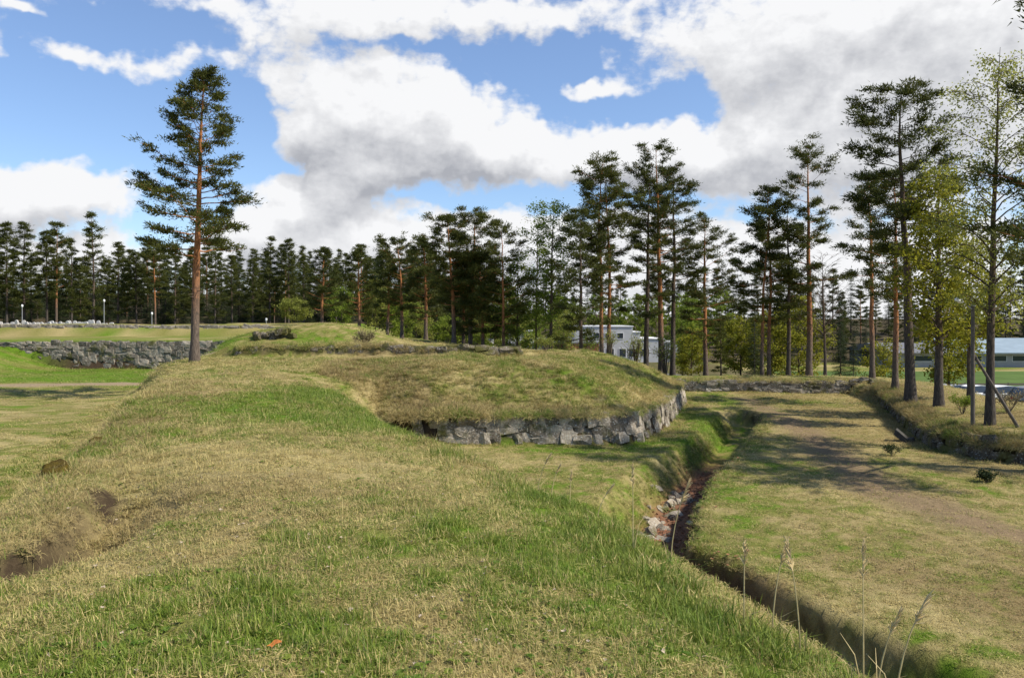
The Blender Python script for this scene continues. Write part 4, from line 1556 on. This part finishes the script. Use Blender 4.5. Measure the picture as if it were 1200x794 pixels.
x = np.concatenate([rng.normal(-6.1, .28, 110), rng.normal(-7.05, .22, 70)])
y = np.concatenate([rng.normal(10.35, .34, 110), rng.normal(13.2, .3, 70)])
grass_field("lump_grass", "rough grass grown up round the mossy lumps on the left shoulder", x, y, np.where(rng.random(180) < .5, 5, 6), rng.uniform(.4, .75, 180), dg=-.05, db=.2, hk=.2)

# bastion mound: long matted tussocks
n = 16000
x, y = scatter(n, -9.5, 10, 28.6, 46)
d = sd_poly(x, y, MOUND)
k = (d < -.05) & (d > -13) & (rng.random(n) < np.interp(y, [29, 38, 46], [1, .9, .4])) & (sd_poly(x, y, RAMPART) > -4)
x, y = x[k], y[k]
u_ = rng.random(len(x))
grass_field("mound_grass", "long matted straw and green grass on the bastion mound", x, y, np.where(u_ < .42, 5, np.where(u_ < .8, 6, 4)),
            rng.uniform(.65, 1.35, len(x)) * np.where(u_ > .8, 1.7, 1), dg=.06, hk=.35)
# turf hanging over the tops of the stone faces
def overhang(name, label, pl, n, size, keep, dg, db, off0=-.7, off1=.08):
    f_, L = along(pl)
    s = rng.uniform(0, L, n)
    q = np.array([np.concatenate(f_(v_)) for v_ in s])
    o_ = rng.uniform(off0, off1, n)
    x, y = q[:, 0] + q[:, 3] * o_, q[:, 1] - q[:, 2] * o_
    o2 = np.minimum(o_, -.45)
    zs_ = ground_z(q[:, 0] + q[:, 3] * o2, q[:, 1] - q[:, 2] * o2) - .10 * np.clip(o_ + .3, 0, 1)
    an = np.arctan2(-q[:, 2], q[:, 3])
    tl = rng.uniform(.4, 1.25, n)
    rot = np.zeros((n, 3))
    for i in range(n):                              # lean outwards over the edge
        ax = Vector((-math.sin(an[i]), math.cos(an[i]), 0))
        rot[i] = (Matrix.Rotation(tl[i], 3, ax) @ Matrix.Rotation(rng.uniform(0, 6.28), 3, 'Z')).to_euler()
    k = rng.random(n) < keep(s)
    x, y, rot, s, zs_ = x[k], y[k], rot[k], s[k], zs_[k]
    grass_field(name, label, x, y, np.where(rng.random(len(x)) < .5, 5, 6), rng.uniform(.7, 1.3, len(x)) * size(s), tilt=rot, dg=dg, db=db, zs=zs_, hk=0)


overhang("overhanging_grass", "dry brown grass hanging over the top of the mound's stone wall", WL, 2600,
         lambda s: np.where(s < 3.6, 1.3, np.where(s < 8, .95, .6)), lambda s: np.where(s < 4, 1.0, np.where(s < 8.5, .75, .5)), -.22, .3)
overhang("kerb_overhang_grass", "shaggy turf hanging over the mossy kerb of the right-hand berm", WR, 3600, lambda s: 1.0 + 0 * s, lambda s: .9 + 0 * s, -.02, .15)
overhang("far_wall_overhang_grass", "turf capping and overhanging the low far wall", WF, 700, lambda s: .8 + 0 * s, lambda s: .8 + 0 * s, 0, .1)
overhang("berm_overhang_grass", "dry grass hanging over the stone edge of the low berm behind the mound", B2, 900, lambda s: 1.0 + 0 * s, lambda s: .8 + 0 * s, -.05, .1)

overhang("gully_overhang_grass", "dead grass hanging over the washed-out break at the left", GULLY, 240, lambda s: .5 + 0 * s, lambda s: np.where(s < 3.6, 1.0, .3), -.3, .3, -.55, -.16)
# moat floor, hollow on the left, berms
X_, Y_ = [], []
for (x0, x1, y0, y1, dens) in ((0, 14, 9, 16, 75), (-1, 18, 16, 24, 42), (-4, 20, 24, 34, 26), (5, 24, 34, 50, 15), (-30, -6, 10, 30, 16), (-42, -14, 30, 62, 6), (14, 30, 20, 52, 12), (-26, 3, 36, 62, 6)):
    n = int((x1 - x0) * (y1 - y0) * dens)
    a_, c_ = scatter(n, x0, x1, y0, y1)
    X_.append(a_)
    Y_.append(c_)
x, y = np.concatenate(X_), np.concatenate(Y_)
dr = sd_poly(x, y, RAMPART)
dm = sd_poly(x, y, MOUND)
dt, _, _ = seg_dist(x, y, TRENCH)
k = infrustum(x, y, 3) & ((dr > 2.6) | (y > 40)) & (dm > .25) & (dt > .8)
x, y = x[k], y[k]
u_ = rng.random(len(x))
grass_field("moat_grass", "short trodden dry and green turf of the moat floor and hollow", x, y, np.where(u_ < .5, 7, 8),
            np.interp(y, [10, 20, 35, 60], [.50, .70, .95, 1.5]) * rng.uniform(.7, 1.25, len(x)))
# tufts crowding the trench sides, wall feet and kerb tops
X_, Y_ = [], []
for pl, off, sp, n in ((TRENCH, -.95, .22, 1100), (TRENCH, -1.6, .45, 500), (TRENCH, 1.15, .25, 600), (WL, .35, .25, 420), (WR, -.55, .35, 1300), (WF, -.5, .3, 500), (WR, .45, .3, 300), (B2, -.5, .4, 700), (WB, -.5, .4, 300)):
    f_, L = along(pl)
    s = rng.uniform(0, L, n)
    q = np.array([np.concatenate(f_(v_)) for v_ in s])
    o_ = rng.normal(off, sp, n)
    X_.append(q[:, 0] + q[:, 3] * o_)
    Y_.append(q[:, 1] - q[:, 2] * o_)
x, y = np.concatenate(X_), np.concatenate(Y_)
k = (sd_poly(x, y, RAMPART) > 0) | (y > 38)
x, y = x[k], y[k]
grass_field("edge_grass", "tufts of rough grass along the trench sides and wall edges", x, y, np.where(rng.random(len(x)) < .5, 5, 6),
            np.interp(y, [10, 30, 60], [.6, .9, 1.3]) * rng.uniform(.6, 1.2, len(x)), dg=-.02, db=.15, hk=.35)

# ------------------------------------------------------------------ buildings, road, field beyond the fort
M_WHITE = simple_mat("white_render", (.46, .46, .45), .85, .06, .6)
M_GREYW = simple_mat("grey_panel", (.30, .30, .30), .8, .08, .8)
M_BRICK = simple_mat("red_brick", (.26, .085, .05), .9, .2, 5)
M_ROOF = simple_mat("dark_roof", (.15, .15, .155), .7, .12, 2)
M_ROOFB = simple_mat("blue_grey_roof", (.24, .30, .345), .9, .1, .5, spec=.1)
M_TRIM = simple_mat("white_trim", (.75, .75, .74), .6, .05, 3)
M_GLASS, b, bs = new_mat("window_glass")
bs.inputs['Base Color'].default_value = (.03, .04, .05, 1)
bs.inputs['Roughness'].default_value = .08
M_ASPH = simple_mat("asphalt", (.11, .105, .10), .95, .15, 1.5, spec=.08)
M_PITCH = simple_mat("pitch_grass", (.085, .13, .035), 1.0, .2, .3, spec=.05)
M_GRAVE = simple_mat("pale_gravestone", (.5, .48, .45), .85, .12, 4)
M_METAL = simple_mat("galvanised_metal", (.38, .38, .37), .5, .1, 8, metal=.6)
M_WOODP = simple_mat("weathered_pole", (.12, .10, .08), .9, .25, 9)
M_LAMP = simple_mat("lamp_glass", (.82, .82, .80), .3, .03, 4)
M_CARW = simple_mat("white_car_paint", (.78, .78, .77), .25, .02, 2, spec=.6)
M_CARS = simple_mat("silver_car_paint", (.42, .43, .44), .3, .03, 2, metal=.5)
M_CARD = simple_mat("dark_car_paint", (.035, .04, .05), .25, .1, 2, spec=.6)
M_TYRE = simple_mat("tyre_rubber", (.02, .02, .02), .9, .2, 5)
M_RIM = simple_mat("wheel_rim", (.45, .45, .46), .35, .08, 5, metal=.8)
M_RED = simple_mat("red_glass", (.35, .01, .01), .2, .05, 4)
M_STRAWM = simple_mat("dry_reed", (.55, .43, .22), .8, .2, 12)
M_STEMR = simple_mat("reed_stem", (.48, .38, .18), .8, .2, 12)
M_LEAFO = simple_mat("orange_dead_leaf", (.42, .14, .03), .7, .25, 30)
M_LEAFP = simple_mat("pale_dead_leaf", (.36, .29, .21), .8, .25, 30)
M_TWIG = simple_mat("twig_bark", (.11, .085, .06), .9, .2, 10)
M_CONC = simple_mat("weathered_concrete", (.055, .052, .046), .9, .3, 7)
M_SOILM = simple_mat("moss_stump", (.14, .105, .02), .95, .35, 9)


def building(name, label, cat, loc, vols, wins, roofs=()):
    """vols: (part name, x0,x1,y0,y1,z1,material); wins on the front (camera side): (x0,x1,z0,z1,y)"""
    root = empty(name, loc)
    tag(root, label, cat)
    for (pn, x0, x1, y0, y1, z1, mt) in vols:
        MB().box(x0, x1, y0, y1, -.6, z1).build(pn, mt, root)
        MB().box(x0 - .12, x1 + .12, y0 - .12, y1 + .12, z1 + .003, z1 + .16).build("roof_edge", M_TRIM if mt is not M_BRICK else M_ROOF, root)
    for (x0, x1, z0, z1, yy) in wins:
        fr = MB()
        fr.box(x0 - .07, x1 + .07, yy - .06, yy + .02, z1, z1 + .07).box(x0 - .07, x1 + .07, yy - .06, yy + .02, z0 - .07, z0)
        fr.box(x0 - .07, x0, yy - .06, yy + .02, z0, z1).box(x1, x1 + .07, yy - .06, yy + .02, z0, z1)
        w_ = fr.build("window", M_TRIM, root)
        MB().box(x0, x1, yy - .03, yy + .015, z0, z1).build("pane", M_GLASS, w_)
    for (prof, x0, x1, mt) in roofs:
        MB().prism(prof, x0, x1).build("roof", mt, root)
    return root


zb = -7.05
wins = [(c - .55, c + .55, .9, 2.3, 0) for c in (6.0, 8.0, 9.6)] + [(11.0, 12.6, 1.0, 2.2, 0.8)] + [(c - .5, c + .5, 4.0, 4.9, 0) for c in (1.6, 3.6, 5.6, 7.6)]
building("white_building", "stepped white two-storey building seen between the centre pines", "building", (10.4, 130, zb),
         [("wall", 0, 9.7, 0, 14, 5.95, M_WHITE), ("stair_block", 9.72, 11.0, .4, 13, 5.0, M_WHITE), ("side_wing", 11.02, 15.0, .8, 12, 3.85, M_WHITE), ("entrance_wing", 15.02, 17.5, 1.2, 10, 3.3, M_GREYW)], wins)
building("brick_annex", "low red-brick annex with grey roof in front of the white building", "building", (6.2, 122, zb),
         [("wall", 0, 7.4, 0, 6, 3.4, M_BRICK)], [(1.0, 2.2, .8, 2.0, 0), (4.4, 5.6, .8, 2.0, 0)],
         [([(-.5, 3.6), (6.5, 3.6), (6.5, 3.8), (-.5, 3.8)], -.4, 3.0, M_ROOF)])
building("grey_roofed_house", "grey-roofed pale house left of the brick annex behind the trunks", "building", (-1.6, 126, zb),
         [("wall", 0, 7.0, 0, 9, 3.2, M_WHITE), ("upper_wall", 1.0, 5.0, 2, 8, 5.2, M_GREYW)], [(c - .5, c + .5, 1.0, 2.3, 0) for c in (1.2, 3.4, 5.6)] + [(c - .5, c + .5, 3.9, 4.8, 2.0) for c in (2.0, 4.0)],
         [([(-.6, 3.25), (2, 4.1), (2, 4.25), (-.6, 3.42)], -.4, 7.4, M_ROOF)])
building("pale_house", "small pale house with flat roof at the left of the grey-roofed house", "building", (-9.5, 140, zb + 1),
         [("wall", 0, 6.0, 0, 7, 3.0, M_WHITE)], [(1, 2, .9, 2.0, 0), (3.6, 4.8, .9, 2.0, 0)], [([(-.5, 3.2), (7.5, 3.2), (7.5, 3.45), (-.5, 3.45)], -.5, 6.5, M_ROOF)])
# sports hall on the right
zs = gz(95, 142)
building("sports_hall", "long low sports hall with blue-grey roof behind the playing field", "building", (70, 142, zs - .1),
         [("wall", 0, 60, 0, 20, 2.6, M_GREYW)], [(3 + 4.5 * i, 6.4 + 4.5 * i, 1.2, 2.2, 0) for i in range(9)],
         [([(-1.2, 2.78), (10, 4.3), (21, 2.78), (21, 2.6), (-1.2, 2.6)], -1, 11.5, M_ROOF), ([(-1.2, 2.80), (10, 5.2), (21, 2.8), (21, 2.6), (-1.2, 2.6)], 11.6, 61, M_ROOFB)])


def strip(name, pl, half, mat, lift, sub=40):
    f_, L = along(pl)
    V, Fq = [], []
    for i in range(sub + 1):
        p_, dv = f_(L * i / sub)
        for sgn in (-1, 0, 1):
            x_, y_ = p_[0] - dv[1] * half * sgn, p_[1] + dv[0] * half * sgn
            V.append((x_, y_, gz(x_, y_) + lift))
    for i in range(sub):
        for j in range(2):
            a_ = i * 3 + j
            Fq.append((a_, a_ + 1, a_ + 4, a_ + 3))
    o_ = obj(name, mesh_np(name, np.array(V), Fq, True), mat)
    tag(o_, kind='structure')
    return o_


strip("road", [(140, 58), (60, 62), (44, 66), (32, 76), (24, 90), (14, 104), (-4, 112)], 3.6, M_ASPH, .06, 80)
strip("parking", [(29.5, 56.5), (36, 56.2), (48, 55.5), (70, 54)], 2.9, M_ASPH, .05, 60)
strip("sports_field", [(42, 112), (150, 112)], 17, M_PITCH, .12, 40)
strip("pavement", [(48, 93), (150, 91)], 1.4, simple_mat("light_gravel", (.34, .31, .27), .95, .15, 2), .10, 40)

# low fence round the pitch
root = empty("pitch_fence", (42, 94, gz(42, 94)))
tag(root, "low dark wooden board fence along the near side of the playing field", "fence")
for i in range(22):
    x = 47 + i * 2.6
    MB().box(x - .05, x + .05, 94.4, 94.5, 0, 1.0).build("post", M_WOODP, root, loc=(-42, -94, gz(x, 94.4) - root.location[2]))
    for zz in (.35, .72):
        MB().box(x + .055, x + 2.545, 94.36, 94.40, zz, zz + .2).build("board", M_WOODP, root, loc=(-42, -94, gz(x + 1.3, 94.4) - root.location[2]))


# parked cars
def car(loc, rz, paint, label):
    root = empty("parked_car", loc, rz)
    tag(root, label, "car", "cars parked below the berm")
    # body: lofted sections along x (length 4.3)
    secs = [(-2.15, .42, .72, .70), (-2.05, .30, .92, .82), (-1.3, .24, .98, .86), (-.6, .22, 1.0, .88), (.5, .22, .98, .88), (1.2, .24, .90, .86), (1.9, .30, .78, .80), (2.15, .40, .62, .66)]
    V, Fq = [], []
    for (x, z0, z1, hw) in secs:
        V += [(x, -hw * .9, z0), (x, -hw, (z0 + z1) / 2), (x, -hw * .93, z1), (x, hw * .93, z1), (x, hw, (z0 + z1) / 2), (x, hw * .9, z0)]
    for i in range(len(secs) - 1):
        for j in range(6):
            k = (j + 1) % 6
            Fq.append((i * 6 + j, i * 6 + 6 + j, i * 6 + 6 + k, i * 6 + k))
    n = (len(secs) - 1) * 6
    Fq += [(0, 1, 2, 3, 4, 5), (n + 5, n + 4, n + 3, n + 2, n + 1, n)]
    obj("body", mesh_np("body", np.array(V), Fq, False), paint, root)
    cab = [(-1.95, .93, .76), (-1.25, 1.40, .60), (-.3, 1.47, .62), (.45, 1.42, .60), (1.25, .90, .78)]
    V, Fq = [], []
    for (x, z, hw) in cab:
        V += [(x, -hw, z), (x, hw, z), (x, -.82, .9), (x, .82, .9)]
    for i in range(4):
        a_ = i * 4
        Fq.append((a_, a_ + 4, a_ + 5, a_ + 1))
    obj("roof", mesh_np("roof", np.array(V), Fq[1:3]), paint, root)
    obj("windscreen", mesh_np("windscreen", np.array(V), Fq[3:4]), M_GLASS, root)
    obj("rear_window", mesh_np("rear_window", np.array(V), Fq[0:1]), M_GLASS, root)
    for sgn in (0, 1):
        sw = [tuple(a_ * 4 + c_ for a_, c_ in ((i, sgn), (i + 1, sgn), (i + 1, sgn + 2), (i, sgn + 2))) for i in range(4)]
        obj("side_window", mesh_np("side_window", np.array(V), sw), M_GLASS, root)
    for (x, y) in ((-1.35, -.80), (-1.35, .80), (1.35, -.80), (1.35, .80)):
        w_ = MB().tube([(x, y - .11, .32), (x, y - .11, .32), (x, y + .11, .32), (x, y + .11, .32)], [.01, .32, .32, .01], 14).build("wheel", M_TYRE, root, True)
        MB().tube([(x, y - .125, .32), (x, y - .125, .32), (x, y + .125, .32), (x, y + .125, .32)], [.01, .19, .19, .01], 12).build("rim", M_RIM, w_, True)
    for y in (-.55, .55):
        MB().box(2.06, 2.17, y - .18, y + .18, .55, .68).build("headlight", M_LAMP, root)
        MB().box(-2.17, -2.06, y - .16, y + .16, .62, .80).build("tail_light", M_RED, root)


for (u, d, rz, pt, lab) in ((1120, 55.8, .25, M_CARS, "silver car parked left of the leaning-trunk tree below the berm"), (1146, 55.2, .2, M_CARW, "white car parked behind the leaning-trunk tree below the berm"),
                            (1178, 54.8, .15, M_CARW, "white car parked right of the birch below the berm"), (1212, 54.0, .1, M_CARD, "dark car parked at the right edge below the berm")):
    x, y = at(u, d)
    car((x, y, gz(x, y) + .06), rz, pt, lab)

# lamp post with brace on the berm
x, y = at(1140, 27.6)
z = gz(x, y)
root = empty("lamp_post", (x, y, z))
tag(root, "weathered wooden lamp post with slanting brace on the right-hand berm", "lamp post")
MB().tube([(0, 0, -.2), (0, 0, 2.2), (0, 0, 4.3)], [.075, .07, .06], 10).build("pole", M_WOODP, root, True)
MB().tube([(0, 0, 4.15), (-.25, -.05, 4.32), (-.42, -.08, 4.40)], [.028, .026, .024], 8).build("arm", M_METAL, root, True)
h_ = MB().tube([(-.36, -.07, 4.40), (-.48, -.09, 4.45), (-.66, -.13, 4.50), (-.74, -.15, 4.50)], [.03, .085, .075, .02], 10).build("lamp_head", M_LAMP, root, True)
MB().tube([(0, 0, 4.28), (0, 0, 4.34)], [.07, .07], 10).build("pole_cap", M_METAL, root, True)
x2, y2 = at(1197, 27.2)
MB().tube([(x2 - x, y2 - y, gz(x2, y2) - z - .2), (.05, 0, 2.55)], [.06, .05], 9).build("brace", M_WOODP, root, True)

# lamps at the forest edge
for (u, d, vt, lab) in ((122, 104, 352, "globe lamp at the forest edge above the gravestones"), (178, 103, 367, "thin lamp at the forest edge left of the lone pine"),
                        (26, 104, 358, "globe lamp at the forest edge at the far left"), (312, 100, 374, "short lamp at the forest edge right of the lone pine")):
    x, y = at(u, d)
    z = gz(x, y)
    hh = (375 - vt) / 915 * d - z
    root = empty("path_lamp", (x, y, z))
    tag(root, lab, "lamp post", "lamps at the forest edge")
    MB().tube([(0, 0, -.1), (0, 0, hh - .2)], [.06, .045], 8).build("pole", M_METAL, root, True)
    MB().tube([(0, 0, hh - .22), (0, 0, hh - .18), (0, 0, hh), (0, 0, hh + .12), (0, 0, hh + .16)], [.05, .10, .14, .10, .02], 10).build("lamp_head", M_LAMP, root, True)

# row of gravestones
r = np.random.default_rng(41)
gm = []
for k in range(3):
    w, h = (.46, .60, .52)[k], (1.0, .9, .8)[k]
    prof = [(-w / 2, -.2), (w / 2, -.2), (w / 2, h * .8), (w * .32, h * .95), (0, h), (-w * .32, h * .95), (-w / 2, h * .8)]
    V = [(p_[0], -.08, p_[1]) for p_ in prof] + [(p_[0], .08, p_[1]) for p_ in prof]
    n = len(prof)
    Fq = [tuple(range(n)), tuple(range(2 * n - 1, n - 1, -1))] + [(i, n + i, n + (i + 1) % n, (i + 1) % n) for i in range(n)]
    me = mesh_np("gravestone", np.array(V), Fq)
    me.materials.append(M_GRAVE)
    gm.append(me)
for i in range(32):
    u = -6 + 138 * (i + r.uniform(.1, .9)) / 32
    x, y = at(u, 97.5 + r.uniform(-1.2, 1.2))
    o = obj("gravestone", gm[int(r.integers(3))], None, None, (x, y, gz(x, y)), (r.normal(0, .03), r.normal(0, .03), r.normal(0, .15)), (1, 1, r.uniform(.85, 1.25)))
    tag(o, "small pale gravestone in the row before the forest, left of the lone pine", "gravestone", "row of gravestones")

# ------------------------------------------------------------------ small things
# tall dry reed stalks along the rampart lip
STALKS = [(630, 592, 9.6, .55, "left of the trio above the trench bend"), (646, 590, 9.4, .42, "middle of the trio above the trench bend"), (668, 600, 9.2, .42, "right of the trio above the trench bend"),
          (742, 668, 7.0, .80, "tall thin one in front of the leaf-filled trench"), (786, 668, 6.9, .78, "tall thin one with feathery head left of the mossy stump"), (700, 605, 8.6, .34, "leaning over the trench stones"),
          (872, 705, 5.2, .38, "short one right of the mossy stump"), (905, 700, 5.1, .36, "short bent one by the dry moat edge"), (938, 735, 4.8, .52, "bent feathery one over the dark lower trench"),
          (1012, 745, 4.6, .52, "upright feathery one nearest the right lip"), (1050, 785, 4.2, .40, "drooping one at the bottom right corner"), (1028, 780, 4.3, .3, "small one at the foot of the lip, bottom right")]
r = np.random.default_rng(55)
for (u, v, d, h, lab) in STALKS:
    x, y = at(u, d)
    z = gz(x, y) - .03
    top_z = (375 - (v - h * 915 / d)) / 915 * d
    h = max(h, top_z - z) if top_z - z < 1.9 else h + .4
    root = empty("reed_stalk", (x, y, z))
    tag(root, "dry straw-coloured grass stalk, " + lab, "grass stalk", "dry stalks along the lip")
    b_ = r.normal(.06, .10)
    t = np.linspace(0, 1, 7)
    pts = np.stack([b_ * t ** 2, r.normal(0, .04) * t ** 2, h * t], 1)
    MB().tube(pts, np.linspace(.006, .003, 7), 5).build("stem", M_STEMR, root)
    hd = MB()
    e_ = pts[-1]
    for k in range(46):
        f_ = r.uniform(0, .24) * h
        q = np.array([np.interp(h - f_, pts[:, 2], pts[:, 0]), np.interp(h - f_, pts[:, 2], pts[:, 1]), h - f_])
        w_ = .015 * (.4 + f_ / (.24 * h))
        q2 = q + np.array([r.normal(b_ * .2, w_), r.normal(0, w_), r.uniform(.02, .05)])
        hd.tube([q, q2], [.0045, .002], 3)
    hd.build("seed_head", M_STRAWM, root)
    for k in range(2):
        a_ = r.uniform(0, 6.28)
        hh = h * r.uniform(.2, .5)
        hd = MB().tube([(0, 0, 0), (math.cos(a_) * .06, math.sin(a_) * .06, hh * .7), (math.cos(a_) * .16, math.sin(a_) * .16, hh)], [.004, .003, .001], 3)
        hd.build("blade", M_STEMR, root)


def leaf_mesh(seed, size):
    r_ = np.random.default_rng(seed)
    n = 9
    V = [(0, 0, 0)]
    for i in range(n):
        a_ = i / n * 2 * math.pi
        rr = size * (1.0 if i % 2 == 0 else .62) * r_.uniform(.8, 1.1)
        V.append((rr * math.cos(a_), rr * .8 * math.sin(a_), size * r_.uniform(.0, .45)))
    return np.array(V), np.array([(0, i + 1, (i + 1) % n + 1) for i in range(n)])


V, Fc = leaf_mesh(3, .045)
x, y = at(322, 3.95)
o = obj("fallen_leaf", mesh_np("fallen_leaf", V, Fc), M_LEAFO, None, (x, y, gz(x, y) + .035), (.2, -.2, .5))
tag(o, "bright orange dead leaf lying in the foreground grass", "leaf")
VV, FF, n = [], [], 0
r = np.random.default_rng(19)
for i in range(420):
    y = 2.9 + 10 * r.random() ** 1.5
    x = r.uniform(-.6 * y, min(1.4, .4 * y))
    if sd_poly(np.array([x]), np.array([y]), RAMPART)[0] > 0:
        continue
    V, Fc = leaf_mesh(int(r.integers(1e6)), r.uniform(.008, .02))
    M = np.array(Matrix.Rotation(r.uniform(0, 6.28), 3, 'Z') @ Matrix.Rotation(r.normal(0, .5), 3, 'X'))
    VV.append(V @ M.T + np.array([x, y, gz(x, y) + r.uniform(.012, .035)]))
    FF.append(Fc + n)
    n += len(V)
o = obj("dead_leaves", mesh_np("dead_leaves", np.concatenate(VV), np.concatenate(FF)), M_LEAFP)
tag(o, "scattered pale dead leaf scraps in the foreground turf", "leaves", kind='stuff')
# leaf litter in the trench
VV, FF, n = [], [], 0
f_, L = along(TRENCH)
for i in range(1500):
    p_, dv = f_(r.uniform(8.5, 24))
    o_ = r.normal(0, .42)
    x, y = p_[0] + dv[1] * o_, p_[1] - dv[0] * o_
    V, Fc = leaf_mesh(int(r.integers(1e6)), r.uniform(.03, .06))
    M = np.array(Matrix.Rotation(r.uniform(0, 6.28), 3, 'Z') @ Matrix.Rotation(r.normal(0, .4), 3, 'X'))
    VV.append(V @ M.T + np.array([x, y, gz(x, y) + .02]))
    FF.append(Fc + n)
    n += len(V)
o = obj("trench_leaf_litter", mesh_np("trench_leaf_litter", np.concatenate(VV), np.concatenate(FF)), simple_mat("russet_leaf_litter", (.26, .12, .065), .85, .35, 9))
tag(o, "russet leaf litter drifted into the bottom of the trench", "leaves", kind='stuff')


def twiggy(name, label, cat, loc, n, h, spread, leafm=None, leaf=.06, per=5, group=None):
    r_ = np.random.default_rng(int(abs(loc[0] * 100 + loc[1] * 7)))
    T = TreeGeo()
    C = []
    for i in range(n):
        a_ = r_.uniform(0, 6.28)
        hh = h * r_.uniform(.6, 1.05)
        s_ = spread * r_.uniform(.2, 1)
        e_ = np.array([math.cos(a_) * s_, math.sin(a_) * s_, hh])
        m_ = e_ * .5 + np.array([0, 0, .12 * hh])
        T.wood(np.array([(0, 0, -.05), m_, e_]), np.array([.012, .008, .003]) * max(h, .5), 4, np.zeros(3))
        for k in range(3):
            q = m_ + (e_ - m_) * r_.uniform(0, .9)
            q2 = q + np.array([r_.normal(0, .16), r_.normal(0, .16), r_.uniform(.05, .25)]) * h
            T.wood(np.array([q, (q + q2) / 2, q2]), np.array([.006, .004, .002]) * max(h, .5), 3, np.zeros(3))
            C += [q2, (q + q2) / 2]
        C.append(e_)
    if leafm is not None:
        C = np.array(C)
        idx_ = np.repeat(np.arange(len(C)), per)
        N = len(idx_)
        T.leaves(C[idx_] + r_.normal(0, leaf * .8, (N, 3)), r_.normal(0, 1, (N, 3)), leaf * r_.uniform(.6, 1.3, N), leaf * .6 * r_.uniform(.6, 1.2, N), r_.uniform(0, 1, N))
    tm, cm_ = T.meshes()
    root_ = empty(name, loc)
    tag(root_, label, cat, group)
    obj("stems", tm, M_TWIG, root_)
    if cm_ is not None:
        obj("foliage", cm_, leafm, root_)


def shrub_at(u, d, *a_, name="shrub", label="", cat="shrub", **kw):
    x, y = at(u, d)
    twiggy(name, label, cat, (x, y, gz(x, y)), *a_, **kw)


shrub_at(96, 17.2, 5, .75, .25, name="bare_sapling", label="thin bare sapling shoots on the left slope of the near rampart")
shrub_at(428, 45, 26, 1.0, .7, M_DRYBUSH, .10, 6, label="small dry tan bush on the berm right of the small hump")
shrub_at(1046, 26.6, 14, .32, .45, M_SPRUCE, .06, 6, label="tiny dark weed clump on the moat floor before the broken slab")
shrub_at(1158, 22.4, 18, .28, .35, M_SPRUCE, .06, 8, label="small dark green juniper tuft on the moat floor at right")
shrub_at(640, 45.5, 26, .9, .9, M_BIRCH, .08, 7, label="low yellow-green bush on the crest of the mound left of the pine pair")
shrub_at(716, 47, 14, 1.4, .5, M_BIRCH, .08, 5, label="slender leafing shrub at the foot of the close-set pine pair")
shrub_at(780, 58, 18, 3.2, .8, M_BIRCH, .12, 6, label="tall thin leafing sapling between the centre pine trunks")
shrub_at(745, 75, 20, 4.2, 1.0, M_BIRCH, .15, 7, label="pale birch sapling standing before the white building wall")
shrub_at(1128, 31, 20, .7, .5, M_FRESH, .07, 7, label="low green bush on the berm before the parked cars")
shrub_at(1182, 30, 24, .8, .7, M_DRYBUSH, .07, 4, label="russet twiggy bush on the berm right of the birch")

shrub_at(690, 70, 18, 3.6, .9, M_FRESH, .15, 7, label="green sapling standing before the left part of the white building")
shrub_at(655, 66, 20, 3.0, 1.0, M_BIRCH, .14, 7, label="pale leafing bush before the brick annex")
# mossy stump in the trench edge
x, y = at(816, 14.3)
z = gz(x, y)
t = np.linspace(0, 1, 6)
pts = np.stack([.03 * t, 0 * t, -.25 + .62 * t], 1)
st_ = MB().tube(pts, [.20, .17, .155, .15, .15, .14], 11)
st_.f.append(tuple(range(55, 66)))
o = st_.build("mossy_stump", M_SOILM, None, False, loc=(x, y, z + .05))
for v_ in o.data.vertices:
    v_.co += Vector(np.random.default_rng(v_.index).normal(0, .012, 3))
tag(o, "stubby yellow-mossed stump at the dark trench edge below the rampart lip", "stump")

# broken slab leaning on the kerb, white stake above it
x, y = at(1058, 30.3)
z = gz(x, y)
root = empty("broken_slab", (x, y, z), 1.0)
tag(root, "broken grey slab leaning against the mossy kerb of the right berm", "stone slab")
MB().prism([(-.10, -.08), (.30, .26), (.22, .46), (-.20, .10)], -.24, .24).build("slab", M_CONC, root)
MB().prism([(-.42, -.03), (-.12, -.03), (-.14, .12), (-.38, .16)], -.22, .2).build("fragment", M_CONC, root)
x, y = at(1074, 31.5)
o = MB().tube([(0, 0, -.1), (0, 0, .45), (.01, 0, .75)], [.009, .008, .007], 6).build("marker_stake", M_TRIM, loc=(x, y, gz(x, y)))
tag(o, "thin pale marker stake standing in the berm turf above the broken slab", "stake")
